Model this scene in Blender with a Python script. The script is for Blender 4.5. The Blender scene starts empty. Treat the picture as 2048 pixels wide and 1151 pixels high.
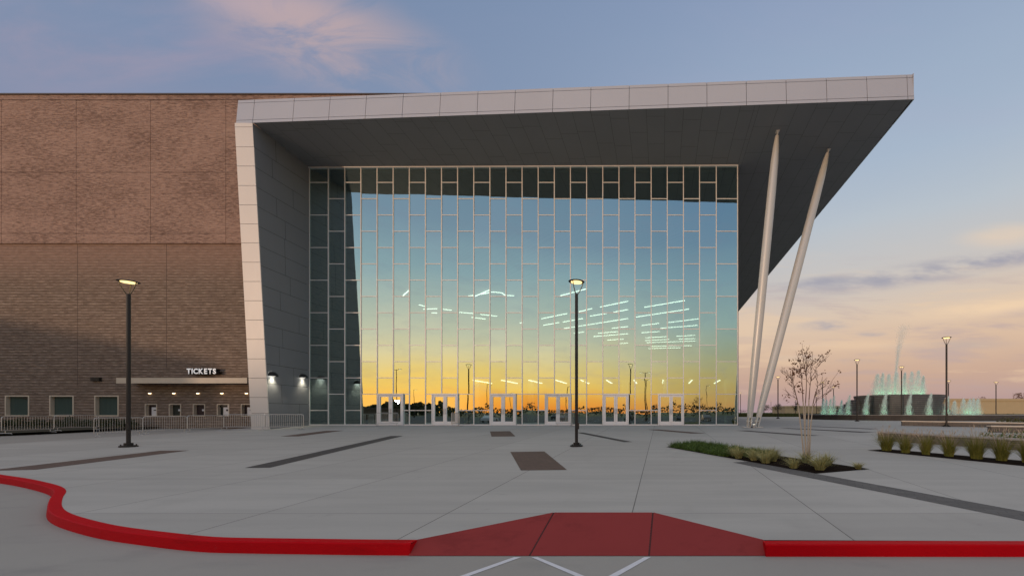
import bpy, bmesh, math, random
from mathutils import Vector, Matrix
R = random.Random(11)
rad = math.radians
sc = bpy.context.scene
C = sc.collection

# ------------------------------------------------------------------ measures
F, CX, CY = 850.0, 1322.0, 824.0          # focal length and principal point of the 2048 px wide photograph
D = 32.08                                 # distance of the glass front
EYE = 0.981
def gz(y): return min(-0.868 + 0.02706 * y, 0.0)         # the plaza rises gently to the doors
def rz(y): return gz(max(y, -2.0)) - 0.15                # road, a kerb lower
def at(px, py, y): return Vector(((px - CX) * y / F, y, EYE + (CY - py) * y / F))
def gp(px, py):                                          # a spot on the plaza
    y = 1572.0 / (py - 801.0)
    if y > D: y = 833.0 / (py - 824.0)
    return Vector(((px - CX) * y / F, y, gz(y)))
def rp(px, py):                                          # a spot on the road
    y = 1699.0 / (py - 801.0)
    return Vector(((px - CX) * y / F, y, rz(y)))
def fx(px, y): return (px - CX) * y / F
def fz(py, y): return EYE + (CY - py) * y / F

# ------------------------------------------------------------------ mesh helper
class MB:
    def __init__(s): s.v = []; s.f = []; s.m = []
    def quad(s, a, b, c, d, mi=0):
        n = len(s.v); s.v += [tuple(a), tuple(b), tuple(c), tuple(d)]; s.f.append((n, n+1, n+2, n+3)); s.m.append(mi)
    def tri(s, a, b, c, mi=0):
        n = len(s.v); s.v += [tuple(a), tuple(b), tuple(c)]; s.f.append((n, n+1, n+2)); s.m.append(mi)
    def poly(s, pts, mi=0):
        n = len(s.v); s.v += [tuple(p) for p in pts]; s.f.append(tuple(range(n, n+len(pts)))); s.m.append(mi)
    def hexa(s, p, mi=0):       # 8 corners: bottom ring 0-3 (ccw from above), top ring 4-7
        n = len(s.v); s.v += [tuple(q) for q in p]
        for f in ((3,2,1,0),(4,5,6,7),(0,1,5,4),(1,2,6,5),(2,3,7,6),(3,0,4,7)):
            s.f.append(tuple(n+i for i in f)); s.m.append(mi)
    def box(s, x0, x1, y0, y1, z0, z1, mi=0):
        s.hexa([(x0,y0,z0),(x1,y0,z0),(x1,y1,z0),(x0,y1,z0),(x0,y0,z1),(x1,y0,z1),(x1,y1,z1),(x0,y1,z1)], mi)
    def bar(s, a, b, w, h, up=(0,0,1), mi=0):
        a, b = Vector(a), Vector(b); d = (b-a).normalized()
        sd = d.cross(Vector(up)); sd = sd.normalized() if sd.length > 1e-5 else Vector((1,0,0))
        u = sd.cross(d).normalized(); sd = sd*w/2; u = u*h/2
        s.hexa([a-sd-u, a+sd-u, b+sd-u, b-sd-u, a-sd+u, a+sd+u, b+sd+u, b-sd+u], mi)
    def tube(s, pts, rs, n=10, mi=0, cap=True):
        pts = [Vector(p) for p in pts]
        if not hasattr(rs, '__len__'): rs = [rs]*len(pts)
        base = len(s.v); ref = None
        for i, p in enumerate(pts):
            d = (pts[min(i+1, len(pts)-1)] - pts[max(i-1, 0)]).normalized()
            if ref is None:
                ref = d.cross(Vector((0.31, 0.95, 0.05)))
                if ref.length < 0.1: ref = d.cross(Vector((1,0,0)))
            ref = (ref - d*ref.dot(d)).normalized(); o = d.cross(ref)
            for k in range(n):
                t = 2*math.pi*k/n
                s.v.append(tuple(p + (ref*math.cos(t) + o*math.sin(t))*rs[i]))
        for i in range(len(pts)-1):
            for k in range(n):
                a = base+i*n+k; b = base+i*n+(k+1) % n
                s.f.append((a, b, b+n, a+n)); s.m.append(mi)
        if cap:
            s.f.append(tuple(base+k for k in reversed(range(n)))); s.m.append(mi)
            s.f.append(tuple(base+(len(pts)-1)*n+k for k in range(n))); s.m.append(mi)
    def lathe(s, prof, n=24, c=(0,0,0), mi=0, a0=0.0, a1=2*math.pi):
        full = abs(a1-a0-2*math.pi) < 1e-6; base = len(s.v); m = n if full else n+1
        for (r, z) in prof:
            for k in range(m):
                t = a0 + (a1-a0)*k/n
                s.v.append((c[0]+r*math.cos(t), c[1]+r*math.sin(t), c[2]+z))
        for i in range(len(prof)-1):
            for k in range(n):
                a = base+i*m+k; b = base+i*m+((k+1) % m)
                s.f.append((a, b, b+m, a+m)); s.m.append(mi)
    def build(s, name, mats, parent=None, smooth=False, keep=True):
        me = bpy.data.meshes.new(name); me.from_pydata(s.v, [], s.f)
        if not isinstance(mats, (list, tuple)): mats = [mats]
        for m in mats: me.materials.append(m)
        for i, p in enumerate(me.polygons):
            p.material_index = s.m[i]; p.use_smooth = smooth
        me.update()
        o = bpy.data.objects.new(name, me); C.objects.link(o)
        if parent is not None:
            o.parent = parent
            if keep: o.location = -world(parent)          # geometry written in world coordinates
        return o
def world(o):
    v = Vector((0,0,0))
    while o is not None: v = v + o.location; o = o.parent
    return v
def smooth_angle(o, deg=35):
    for p in o.data.polygons: p.use_smooth = True
    o.data.set_sharp_from_angle(angle=rad(deg))
def tag(o, label=None, cat=None, group=None, kind=None):
    if label: o['label'] = label
    if cat: o['category'] = cat
    if group: o['group'] = group
    if kind: o['kind'] = kind
    return o
def empty(name, loc, label, cat, group=None, rotz=0.0):
    o = bpy.data.objects.new(name, None); C.objects.link(o); o.location = loc; o.rotation_euler = (0,0,rotz)
    o.empty_display_size = 0.3
    return tag(o, label, cat, group)
def copy_tree(o, parent=None):
    c = o.copy(); C.objects.link(c); c.parent = parent
    for ch in list(o.children): copy_tree(ch, c)
    return c

# ------------------------------------------------------------------ materials
def lin(r, g, b):
    f = lambda c: (c/255/12.92) if c/255 <= 0.04045 else ((c/255+0.055)/1.055)**2.4
    return (f(r), f(g), f(b), 1)
class NT:
    def __init__(s, tree): s.t = tree; s.n = tree.nodes; s.l = tree.links
    def new(s, t, **kw):
        n = s.n.new(t)
        for k, v in kw.items():
            if k.startswith('i_'):
                key = k[2:]; key = int(key) if key.isdigit() else key.replace('_', ' ')
                s.set(n.inputs[key], v)
            else: setattr(n, k, v)
        return n
    def set(s, sock, v):
        if isinstance(v, bpy.types.NodeSocket): s.l.new(v, sock)
        else: sock.default_value = v
    def math(s, op, a, b=None, c=None, clamp=False):
        n = s.n.new('ShaderNodeMath'); n.operation = op; n.use_clamp = clamp
        s.set(n.inputs[0], a)
        if b is not None: s.set(n.inputs[1], b)
        if c is not None: s.set(n.inputs[2], c)
        return n.outputs[0]
    def sstep(s, x, a, b, to0=0.0, to1=1.0):
        n = s.n.new('ShaderNodeMapRange'); n.interpolation_type = 'SMOOTHSTEP'
        s.set(n.inputs[0], x); n.inputs[1].default_value = a; n.inputs[2].default_value = b
        n.inputs[3].default_value = to0; n.inputs[4].default_value = to1
        return n.outputs[0]
    def mix(s, f, a, b, blend='MIX'):
        n = s.n.new('ShaderNodeMix'); n.data_type = 'RGBA'; n.blend_type = blend
        s.set(n.inputs[0], f); s.set(n.inputs[6], a); s.set(n.inputs[7], b)
        return n.outputs[2]
    def ramp(s, x, stops, interp='LINEAR'):
        n = s.n.new('ShaderNodeValToRGB'); cr = n.color_ramp; cr.interpolation = interp
        while len(cr.elements) < len(stops): cr.elements.new(0.5)
        for e, (p, c) in zip(cr.elements, stops): e.position = p; e.color = c
        s.set(n.inputs[0], x); return n.outputs[0]
    def noise(s, vec, scale, detail=4, rough=0.55, dist=0.0):
        n = s.n.new('ShaderNodeTexNoise'); s.set(n.inputs['Vector'], vec)
        n.inputs['Scale'].default_value = scale; n.inputs['Detail'].default_value = detail
        n.inputs['Roughness'].default_value = rough; n.inputs['Distortion'].default_value = dist
        return n.outputs['Fac']
    def mapv(s, vec, scale=(1,1,1), loc=(0,0,0), rot=(0,0,0)):
        n = s.n.new('ShaderNodeMapping'); s.set(n.inputs[0], vec)
        n.inputs['Scale'].default_value = scale; n.inputs['Location'].default_value = loc; n.inputs['Rotation'].default_value = rot
        return n.outputs[0]
def material(name):
    m = bpy.data.materials.new(name); m.use_nodes = True
    nt = NT(m.node_tree)
    b = nt.n['Principled BSDF']
    return m, nt, b
def obj_co(nt): return nt.n.new('ShaderNodeTexCoord').outputs['Object']
def bump(nt, b, h, strength=0.3, dist=0.02):
    n = nt.new('ShaderNodeBump'); n.inputs['Strength'].default_value = strength; n.inputs['Distance'].default_value = dist
    nt.set(n.inputs['Height'], h); nt.l.new(n.outputs[0], b.inputs['Normal'])
def simple(name, col, rough=0.6, metal=0.0, var=0.12, scale=3.0, bumpd=0.0, emit=None, es=0.0, spec=0.5):
    m, nt, b = material(name)
    co = obj_co(nt); n = nt.noise(co, scale, 5)
    lo = tuple(c*(1-var) for c in col[:3])+(1,); hi = tuple(min(c*(1+var), 1) for c in col[:3])+(1,)
    nt.set(b.inputs['Base Color'], nt.mix(n, lo, hi))
    nt.set(b.inputs['Roughness'], nt.math('MULTIPLY_ADD', n, 0.15, rough-0.07))
    b.inputs['Metallic'].default_value = metal
    b.inputs['Specular IOR Level'].default_value = spec
    if bumpd: bump(nt, b, n, 0.5, bumpd)
    if emit: b.inputs['Emission Color'].default_value = emit; b.inputs['Emission Strength'].default_value = es
    return m

def make_concrete():
    m, nt, b = material('plaza_concrete'); co = obj_co(nt)
    sx = nt.new('ShaderNodeSeparateXYZ'); nt.set(sx.inputs[0], co); x, y = sx.outputs[0], sx.outputs[1]
    big = nt.noise(co, 0.12, 4); med = nt.noise(nt.mapv(co, (0.25, 1.6, 1)), 1.1, 5, 0.6); fine = nt.noise(co, 55, 3, 0.7)
    broom = nt.noise(nt.mapv(co, (1.2, 60, 1)), 1.0, 2)
    # slab joints: every 3.04 m
    def line(v, off, per, w):
        t = nt.math('MULTIPLY', nt.math('ADD', v, -off), 1/per)
        fr = nt.math('ABSOLUTE', nt.math('SUBTRACT', nt.math('FRACT', nt.math('ADD', t, 0.5)), 0.5))
        return nt.math('LESS_THAN', fr, w/per), nt.math('FLOOR', t)
    lx, ix = line(x, -0.477, 3.04, 0.009); ly, iy = line(y, 10.1, 3.1, 0.011)
    cell = nt.new('ShaderNodeTexWhiteNoise'); cv = nt.new('ShaderNodeCombineXYZ'); nt.set(cv.inputs[0], ix); nt.set(cv.inputs[1], iy)
    nt.set(cell.inputs['Vector'], cv.outputs[0])
    base = nt.mix(big, (0.40, 0.39, 0.365, 1), (0.485, 0.475, 0.45, 1))
    base = nt.mix(nt.math('MULTIPLY', nt.sstep(med, 0.35, 0.72), 0.6), base, (0.34, 0.335, 0.318, 1))
    base = nt.mix(nt.math('MULTIPLY', cell.outputs['Value'], 0.45), base, (0.33, 0.318, 0.298, 1))
    spots = nt.sstep(nt.noise(co, 2.3, 6, 0.7), 0.62, 0.78)
    base = nt.mix(nt.math('MULTIPLY', spots, 0.32), base, (0.19, 0.185, 0.18, 1))
    drip = nt.sstep(nt.noise(nt.mapv(co, (0.5, 0.22, 1), (3,8,0)), 1.3, 6, 0.65), 0.56, 0.74)
    base = nt.mix(nt.math('MULTIPLY', drip, 0.22), base, (0.25, 0.243, 0.23, 1))
    base = nt.mix(nt.math('MULTIPLY', fine, 0.3), base, (0.24, 0.24, 0.235, 1))
    j = nt.math('MAXIMUM', nt.math('MULTIPLY', lx, 0.75), nt.math('MULTIPLY', ly, 0.38))
    base = nt.mix(j, base, (0.07, 0.068, 0.065, 1))
    nt.set(b.inputs['Base Color'], base); b.inputs['Roughness'].default_value = 0.75
    b.inputs['Specular IOR Level'].default_value = 0.3
    h = nt.math('ADD', nt.math('MULTIPLY', broom, 0.3), nt.math('MULTIPLY', fine, 0.3))
    bump(nt, b, nt.math('SUBTRACT', h, nt.math('MULTIPLY', j, 2.0)), 0.35, 0.004)
    return m
def make_road():
    m, nt, b = material('road_concrete'); co = obj_co(nt)
    big = nt.noise(co, 0.35, 5, 0.6); fine = nt.noise(co, 70, 3, 0.7); med = nt.noise(nt.mapv(co, (0.6, 1.3, 1)), 1.5, 5)
    base = nt.mix(big, (0.29, 0.278, 0.255, 1), (0.36, 0.348, 0.322, 1))
    base = nt.mix(nt.math('MULTIPLY', nt.sstep(med, 0.5, 0.8), 0.5), base, (0.21, 0.207, 0.2, 1))
    base = nt.mix(nt.math('MULTIPLY', fine, 0.3), base, (0.19, 0.19, 0.185, 1))
    nt.set(b.inputs['Base Color'], base); b.inputs['Roughness'].default_value = 0.8
    bump(nt, b, fine, 0.4, 0.004); return m
def make_asphalt():
    m, nt, b = material('asphalt'); co = obj_co(nt)
    big = nt.noise(co, 0.2, 5); fine = nt.noise(co, 60, 3)
    nt.set(b.inputs['Base Color'], nt.mix(nt.math('MULTIPLY', big, fine), (0.035, 0.035, 0.035, 1), (0.07, 0.07, 0.068, 1)))
    b.inputs['Roughness'].default_value = 0.85; return m
def make_pavers(name, c1, c2, mortar, ang, w=0.2, h=0.1):
    m, nt, b = material(name); co = obj_co(nt)
    v = nt.mapv(co, (1,1,1), (0,0,0), (0,0,ang))
    br = nt.new('ShaderNodeTexBrick'); nt.set(br.inputs['Vector'], v)
    br.inputs['Color1'].default_value = c1; br.inputs['Color2'].default_value = c2; br.inputs['Mortar'].default_value = mortar
    br.inputs['Scale'].default_value = 1; br.inputs['Brick Width'].default_value = w; br.inputs['Row Height'].default_value = h
    br.inputs['Mortar Size'].default_value = 0.006
    n = nt.noise(co, 4, 5)
    nt.set(b.inputs['Base Color'], nt.mix(nt.math('MULTIPLY', n, 0.5), br.outputs['Color'], tuple(c*0.6 for c in c1[:3])+(1,)))
    b.inputs['Roughness'].default_value = 0.8; bump(nt, b, br.outputs['Fac'], -0.5, 0.006); return m
def make_brick(name, lower):
    m, nt, b = material(name); co = obj_co(nt)
    sx = nt.new('ShaderNodeSeparateXYZ'); nt.set(sx.inputs[0], co)
    cv = nt.new('ShaderNodeCombineXYZ'); nt.set(cv.inputs[0], nt.math('ADD', sx.outputs[0], sx.outputs[1])); nt.set(cv.inputs[1], sx.outputs[2])
    v = cv.outputs[0]
    br = nt.new('ShaderNodeTexBrick'); nt.set(br.inputs['Vector'], v)
    br.inputs['Scale'].default_value = 1; br.inputs['Bias'].default_value = -0.1
    n1 = nt.noise(v, 0.25, 4); 
    half = nt.new('ShaderNodeTexBrick'); nt.set(half.inputs['Vector'], v); half.inputs['Scale'].default_value = 1
    half.inputs['Color1'].default_value = (1,1,1,1); half.inputs['Color2'].default_value = (0.52,0.49,0.47,1); half.inputs['Mortar'].default_value = (0.74,0.72,0.70,1)
    half.inputs['Brick Width'].default_value = 0.305; half.inputs['Row Height'].default_value = 0.0667; half.inputs['Mortar Size'].default_value = 0.006
    zs = sx.outputs[2]
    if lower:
        # courses: every third one set forward, its lit edge and shaded underside painted in
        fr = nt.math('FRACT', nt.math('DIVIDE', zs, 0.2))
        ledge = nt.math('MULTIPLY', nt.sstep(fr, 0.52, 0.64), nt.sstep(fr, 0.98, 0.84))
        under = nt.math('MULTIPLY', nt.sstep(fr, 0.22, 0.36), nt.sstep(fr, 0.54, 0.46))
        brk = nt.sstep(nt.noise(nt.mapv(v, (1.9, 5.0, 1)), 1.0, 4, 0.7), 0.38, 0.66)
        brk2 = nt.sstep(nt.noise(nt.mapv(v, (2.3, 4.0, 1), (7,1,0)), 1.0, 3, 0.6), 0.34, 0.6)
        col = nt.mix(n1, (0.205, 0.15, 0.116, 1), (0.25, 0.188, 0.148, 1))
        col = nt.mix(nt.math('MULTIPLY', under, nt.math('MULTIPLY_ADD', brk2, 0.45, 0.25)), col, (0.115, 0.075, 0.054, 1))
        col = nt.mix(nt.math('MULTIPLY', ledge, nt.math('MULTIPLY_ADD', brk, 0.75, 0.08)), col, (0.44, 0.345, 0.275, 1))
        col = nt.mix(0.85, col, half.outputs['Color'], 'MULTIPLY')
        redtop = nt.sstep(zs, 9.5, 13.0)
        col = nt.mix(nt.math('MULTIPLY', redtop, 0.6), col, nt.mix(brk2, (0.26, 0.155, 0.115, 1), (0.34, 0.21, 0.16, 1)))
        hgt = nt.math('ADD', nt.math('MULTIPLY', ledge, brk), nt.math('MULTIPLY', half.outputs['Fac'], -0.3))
    else:
        st = nt.noise(nt.mapv(v, (2.6, 11.0, 1)), 1.0, 5, 0.7, 0.4)
        clus = nt.noise(nt.mapv(v, (0.22, 0.4, 1)), 1.0, 3)
        dk = nt.sstep(nt.math('ADD', st, nt.math('MULTIPLY', clus, 0.35)), 0.60, 0.82)
        col = nt.mix(n1, (0.37, 0.24, 0.19, 1), (0.42, 0.28, 0.222, 1))
        col = nt.mix(nt.math('MULTIPLY', dk, 0.75), col, (0.15, 0.088, 0.068, 1))  # shadows of the protruding bricks, painted as dark streaks
        lt = nt.sstep(nt.noise(nt.mapv(v, (1.1, 6.0, 1), (5,3,0)), 1.0, 4, 0.6), 0.50, 0.72)
        col = nt.mix(nt.math('MULTIPLY', lt, 0.55), col, (0.47, 0.32, 0.25, 1))
        col = nt.mix(0.5, col, half.outputs['Color'], 'MULTIPLY')
        hgt = nt.math('SUBTRACT', nt.math('MULTIPLY', dk, -1.0), nt.math('MULTIPLY', half.outputs['Fac'], 0.3))
    nt.set(b.inputs['Base Color'], col); b.inputs['Roughness'].default_value = 0.85; b.inputs['Specular IOR Level'].default_value = 0.25
    bump(nt, b, hgt, 0.5, 0.02)
    return m
def make_metal_panel(name, col, rough, metal, var=0.05):
    m, nt, b = material(name); co = obj_co(nt)
    n = nt.noise(co, 0.35, 3); n2 = nt.noise(nt.mapv(co, (3, 3, 0.4)), 2.0, 5)
    c = nt.mix(n, tuple(k*(1-var) for k in col[:3])+(1,), tuple(k*(1+var) for k in col[:3])+(1,))
    c = nt.mix(nt.math('MULTIPLY', nt.sstep(n2, 0.55, 0.8), 0.10), c, tuple(k*0.7 for k in col[:3])+(1,))
    nt.set(b.inputs['Base Color'], c); nt.set(b.inputs['Roughness'], nt.math('MULTIPLY_ADD', n2, 0.12, rough-0.06))
    b.inputs['Metallic'].default_value = metal
    bump(nt, b, n, 0.15, 0.02); return m
def make_glass():
    m = bpy.data.materials.new('facade_glass'); m.use_nodes = True; nt = NT(m.node_tree); nt.n.clear()
    co = obj_co(nt)
    out = nt.new('ShaderNodeOutputMaterial')
    wav = nt.noise(nt.mapv(co, (0.55, 1, 0.42)), 1.0, 2, 0.35)
    bp = nt.new('ShaderNodeBump'); bp.inputs['Strength'].default_value = 1.0; bp.inputs['Distance'].default_value = 0.0045
    nt.set(bp.inputs['Height'], wav)
    gi = nt.new('ShaderNodeNewGeometry')
    gl = nt.new('ShaderNodeBsdfGlossy'); gl.inputs['Roughness'].default_value = 0.0
    nt.set(gl.inputs['Color'], nt.mix(gi.outputs['Random Per Island'], (0.68, 0.89, 0.88, 1), (0.77, 0.97, 0.96, 1)))      # coatings differ from pane to pane
    nt.l.new(bp.outputs[0], gl.inputs['Normal'])
    tr = nt.new('ShaderNodeBsdfTransparent'); tr.inputs['Color'].default_value = (0.42, 0.62, 0.58, 1)
    fr = nt.new('ShaderNodeFresnel'); fr.inputs['IOR'].default_value = 1.5
    fac = nt.math('ADD', nt.math('MULTIPLY', fr.outputs[0], 0.35), 0.54, clamp=True)
    mx = nt.new('ShaderNodeMixShader'); nt.set(mx.inputs[0], fac); nt.l.new(tr.outputs[0], mx.inputs[1]); nt.l.new(gl.outputs[0], mx.inputs[2])
    nt.l.new(mx.outputs[0], out.inputs[0]); return m
def make_water_jet():
    m = bpy.data.materials.new('jet_water'); m.use_nodes = True; nt = NT(m.node_tree); nt.n.clear()
    out = nt.new('ShaderNodeOutputMaterial'); tr = nt.new('ShaderNodeBsdfTransparent')
    df = nt.new('ShaderNodeBsdfDiffuse'); df.inputs['Color'].default_value = (0.86, 0.93, 0.92, 1)
    tl = nt.new('ShaderNodeBsdfTranslucent'); tl.inputs['Color'].default_value = (0.82, 0.95, 0.92, 1)
    a = nt.new('ShaderNodeMixShader'); a.inputs[0].default_value = 0.5; nt.l.new(df.outputs[0], a.inputs[1]); nt.l.new(tl.outputs[0], a.inputs[2])
    n = nt.noise(obj_co(nt), 6.0, 3)
    mx = nt.new('ShaderNodeMixShader'); nt.set(mx.inputs[0], nt.math('MULTIPLY_ADD', n, 0.28, 0.04))
    nt.l.new(tr.outputs[0], mx.inputs[1]); nt.l.new(a.outputs[0], mx.inputs[2]); nt.l.new(mx.outputs[0], out.inputs[0]); return m
def make_leaf(name, c1, c2, scale=6.0, trans=0.25):
    m, nt, b = material(name); co = obj_co(nt)
    gi = nt.new('ShaderNodeNewGeometry')
    f = nt.math('ADD', nt.math('MULTIPLY', gi.outputs['Random Per Island'], 0.6), nt.math('MULTIPLY', nt.noise(co, scale, 3), 0.4))
    nt.set(b.inputs['Base Color'], nt.mix(f, c1, c2)); b.inputs['Roughness'].default_value = 0.7
    b.inputs['Specular IOR Level'].default_value = 0.25
    return m
def emit(name, col, s):
    m = bpy.data.materials.new(name); m.use_nodes = True; nt = NT(m.node_tree); nt.n.clear()
    out = nt.new('ShaderNodeOutputMaterial'); e = nt.new('ShaderNodeEmission'); e.inputs[0].default_value = col; e.inputs[1].default_value = s
    nt.l.new(e.outputs[0], out.inputs[0]); return m
def make_stone(name, c1, c2):
    m, nt, b = material(name); co = obj_co(nt)
    sx = nt.new('ShaderNodeSeparateXYZ'); nt.set(sx.inputs[0], co)
    cv = nt.new('ShaderNodeCombineXYZ'); nt.set(cv.inputs[0], nt.math('ADD', sx.outputs[0], nt.math('MULTIPLY', sx.outputs[1], 0.6))); nt.set(cv.inputs[1], sx.outputs[2])
    br = nt.new('ShaderNodeTexBrick'); nt.set(br.inputs['Vector'], cv.outputs[0]); br.inputs['Scale'].default_value = 1
    br.inputs['Color1'].default_value = c1; br.inputs['Color2'].default_value = c2; br.inputs['Mortar'].default_value = tuple(k*0.35 for k in c2[:3])+(1,)
    br.inputs['Brick Width'].default_value = 0.42; br.inputs['Row Height'].default_value = 0.085; br.inputs['Mortar Size'].default_value = 0.008
    n = nt.noise(co, 3, 5)
    nt.set(b.inputs['Base Color'], nt.mix(nt.math('MULTIPLY', n, 0.5), br.outputs['Color'], tuple(k*0.7 for k in c1[:3])+(1,)))
    b.inputs['Roughness'].default_value = 0.85; bump(nt, b, nt.math('ADD', nt.math('MULTIPLY', br.outputs['Fac'], -1.0), n), 0.6, 0.02); return m
def make_red(name, col, dark, rough=0.55):
    m, nt, b = material(name); co = obj_co(nt)
    n = nt.noise(co, 1.2, 5); f = nt.noise(co, 60, 3, 0.7)
    c = nt.mix(nt.math('MULTIPLY', n, 0.6), col, dark)
    ch = nt.sstep(nt.noise(co, 13, 8, 0.8), 0.63, 0.72)
    c = nt.mix(nt.math('MULTIPLY', ch, 0.40), c, (0.30, 0.16, 0.15, 1))
    wear = nt.sstep(nt.noise(nt.mapv(co, (0.7, 0.7, 3)), 1.6, 6, 0.7), 0.52, 0.72)
    c = nt.mix(nt.math('MULTIPLY', wear, 0.35), c, tuple(k*0.55 for k in dark[:3])+(1,))
    nt.set(b.inputs['Base Color'], c); b.inputs['Roughness'].default_value = rough; b.inputs['Specular IOR Level'].default_value = 0.07; bump(nt, b, f, 0.4, 0.004); return m

STRIP = math.atan2(1.73, 4.1)             # the paving bands run askew to the doors
M = {}
M['concrete'] = make_concrete(); M['road'] = make_road(); M['asphalt'] = make_asphalt()
M['brown_paver'] = make_pavers('brown_paver', (0.13,0.085,0.066,1), (0.10,0.064,0.05,1), (0.055,0.042,0.035,1), STRIP)
M['dark_paver'] = make_pavers('dark_paver', (0.062,0.058,0.056,1), (0.045,0.042,0.042,1), (0.028,0.027,0.027,1), STRIP, 0.3, 0.15)
M['grey_paver'] = make_pavers('grey_paver', (0.125,0.122,0.12,1), (0.085,0.083,0.082,1), (0.05,0.049,0.048,1), STRIP, 0.3, 0.15)
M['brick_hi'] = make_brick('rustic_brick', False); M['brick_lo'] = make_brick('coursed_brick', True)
M['joint'] = simple('joint_shadow_gap', (0.085,0.055,0.045,1), 0.9)
M['coping'] = simple('coping_metal', (0.06,0.045,0.042,1), 0.5)
M['silver'] = make_metal_panel('silver_panel', (0.485,0.475,0.49), 0.40, 0.30)
M['fin_panel'] = make_metal_panel('fin_panel', (0.66,0.61,0.57), 0.5, 0.15)
M['charcoal'] = make_metal_panel('charcoal_panel', (0.225,0.23,0.245), 0.5, 0.05, 0.08)
M['soffit'] = make_metal_panel('soffit_board', (0.225,0.225,0.232), 0.7, 0.0, 0.08); M['soffit'].node_tree.nodes['Principled BSDF'].inputs['Specular IOR Level'].default_value = 0.2
M['backing'] = simple('joint_backing', (0.035,0.035,0.037,1), 0.8)
M['roof'] = simple('roof_membrane', (0.35,0.35,0.35,1), 0.9)
M['mullion'] = simple('champagne_aluminium', (0.78,0.74,0.71,1), 0.42, 0.0, 0.04)
M['white_alu'] = simple('white_aluminium', (0.84,0.81,0.80,1), 0.4, 0.0, 0.04)
M['glass'] = make_glass()
M['strut'] = make_metal_panel('strut_paint', (0.58,0.56,0.53), 0.4, 0.2)
M['black'] = simple('black_metal', (0.018,0.016,0.016,1), 0.45, 0.3)
M['bronze'] = simple('bronze_metal', (0.16,0.13,0.09,1), 0.4, 0.5)
M['galv'] = simple('galvanised_steel', (0.50,0.48,0.46,1), 0.42, 0.6, 0.1, 8)
M['cream'] = simple('cream_trim', (0.55,0.46,0.36,1), 0.5)
M['lamp_emit'] = emit('lamp_glow', (1.0,0.72,0.30,1), 1.9)
M['lamp_far'] = emit('far_lamp_glow', (1.0,0.86,0.62,1), 5.0)
M['wall_emit'] = emit('wall_lamp_glow', (1.0,0.95,0.8,1), 9.0)
M['dot_emit'] = emit('small_lamp_glow', (1.0,0.75,0.45,1), 5.0)
M['line_emit'] = emit('linear_lamp_glow', (1.0,0.93,0.76,1), 3.6)
M['curb_red'] = make_red('red_kerb_paint', (0.50,0.0005,0.006,1), (0.37,0.0004,0.004,1), 0.6)
M['ramp_red'] = make_red('red_ramp_paint', (0.28,0.044,0.044,1), (0.225,0.036,0.036,1), 0.8)
M['ramp_joint'] = simple('ramp_joint', (0.07,0.012,0.013,1), 0.9)
M['paint'] = simple('white_road_paint', (0.62,0.63,0.68,1), 0.6, 0, 0.15, 14)
M['mulch'] = simple('mulch', (0.014,0.009,0.007,1), 0.95, 0, 0.7, 30, 0.05, spec=0.03)
M['soil'] = simple('dark_bed_soil', (0.035,0.032,0.016,1), 0.95, 0, 0.5, 12, 0.05)
M['lawn'] = simple('lawn', (0.075,0.085,0.03,1), 0.95, 0, 0.45, 0.25)
M['liriope'] = make_leaf('liriope_leaf', (0.035,0.065,0.012,1), (0.11,0.18,0.035,1))
M['tuft'] = make_leaf('variegated_leaf', (0.13,0.14,0.04,1), (0.47,0.43,0.20,1))
M['fgrass'] = make_leaf('fountain_grass_leaf', (0.065,0.10,0.014,1), (0.24,0.215,0.05,1))
M['seed'] = make_leaf('grass_seed_head', (0.24,0.19,0.13,1), (0.55,0.46,0.36,1))
M['bark'] = simple('young_bark', (0.36,0.31,0.25,1), 0.8, 0, 0.3, 20)
M['twig'] = simple('twig_bark', (0.12,0.072,0.055,1), 0.8, 0, 0.3, 20)
M['dry_leaf'] = make_leaf('dry_leaf', (0.075,0.035,0.018,1), (0.17,0.075,0.035,1))
M['far_leaf'] = make_leaf('far_leaf', (0.022,0.032,0.012,1), (0.06,0.07,0.025,1), 1.5)
M['olive_leaf'] = make_leaf('olive_leaf', (0.045,0.05,0.014,1), (0.10,0.10,0.03,1), 1.5)
M['trunk'] = simple('far_trunk', (0.06,0.045,0.035,1), 0.9)
M['stone'] = make_stone('stacked_stone', (0.20,0.165,0.135,1), (0.13,0.105,0.09,1))
def make_slate():
    m, nt, b = material('wet_slate'); co = obj_co(nt)
    sx = nt.new('ShaderNodeSeparateXYZ'); nt.set(sx.inputs[0], co)
    n = nt.noise(co, 1.2, 5); w = nt.noise(nt.mapv(co, (2.2, 2.2, 0.5)), 1.6, 5, 0.7)
    c = nt.mix(n, (0.085,0.088,0.098,1), (0.16,0.165,0.18,1))
    c = nt.mix(nt.math('MULTIPLY', nt.sstep(w, 0.60, 0.74), 0.4), c, (0.40,0.43,0.46,1))       # water running over the courses
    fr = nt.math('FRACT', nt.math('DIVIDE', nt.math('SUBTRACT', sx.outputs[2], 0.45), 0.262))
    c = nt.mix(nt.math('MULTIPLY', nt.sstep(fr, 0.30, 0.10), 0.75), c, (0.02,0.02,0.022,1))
    nt.set(b.inputs['Base Color'], c); b.inputs['Roughness'].default_value = 0.5; b.inputs['Specular IOR Level'].default_value = 0.2; bump(nt, b, w, 0.5, 0.05); return m
M['slate'] = make_slate()
M['basin'] = make_stone('basin_stone', (0.10,0.085,0.075,1), (0.07,0.06,0.055,1))
M['cap'] = simple('cap_stone', (0.60,0.52,0.43,1), 0.7)
M['tan'] = simple('tan_stucco', (0.46,0.36,0.22,1), 0.9, 0, 0.08, 0.3)
M['brown_wall'] = simple('brown_panel', (0.11,0.075,0.05,1), 0.8, 0, 0.2, 0.3)
M['jet'] = make_water_jet()
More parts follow.
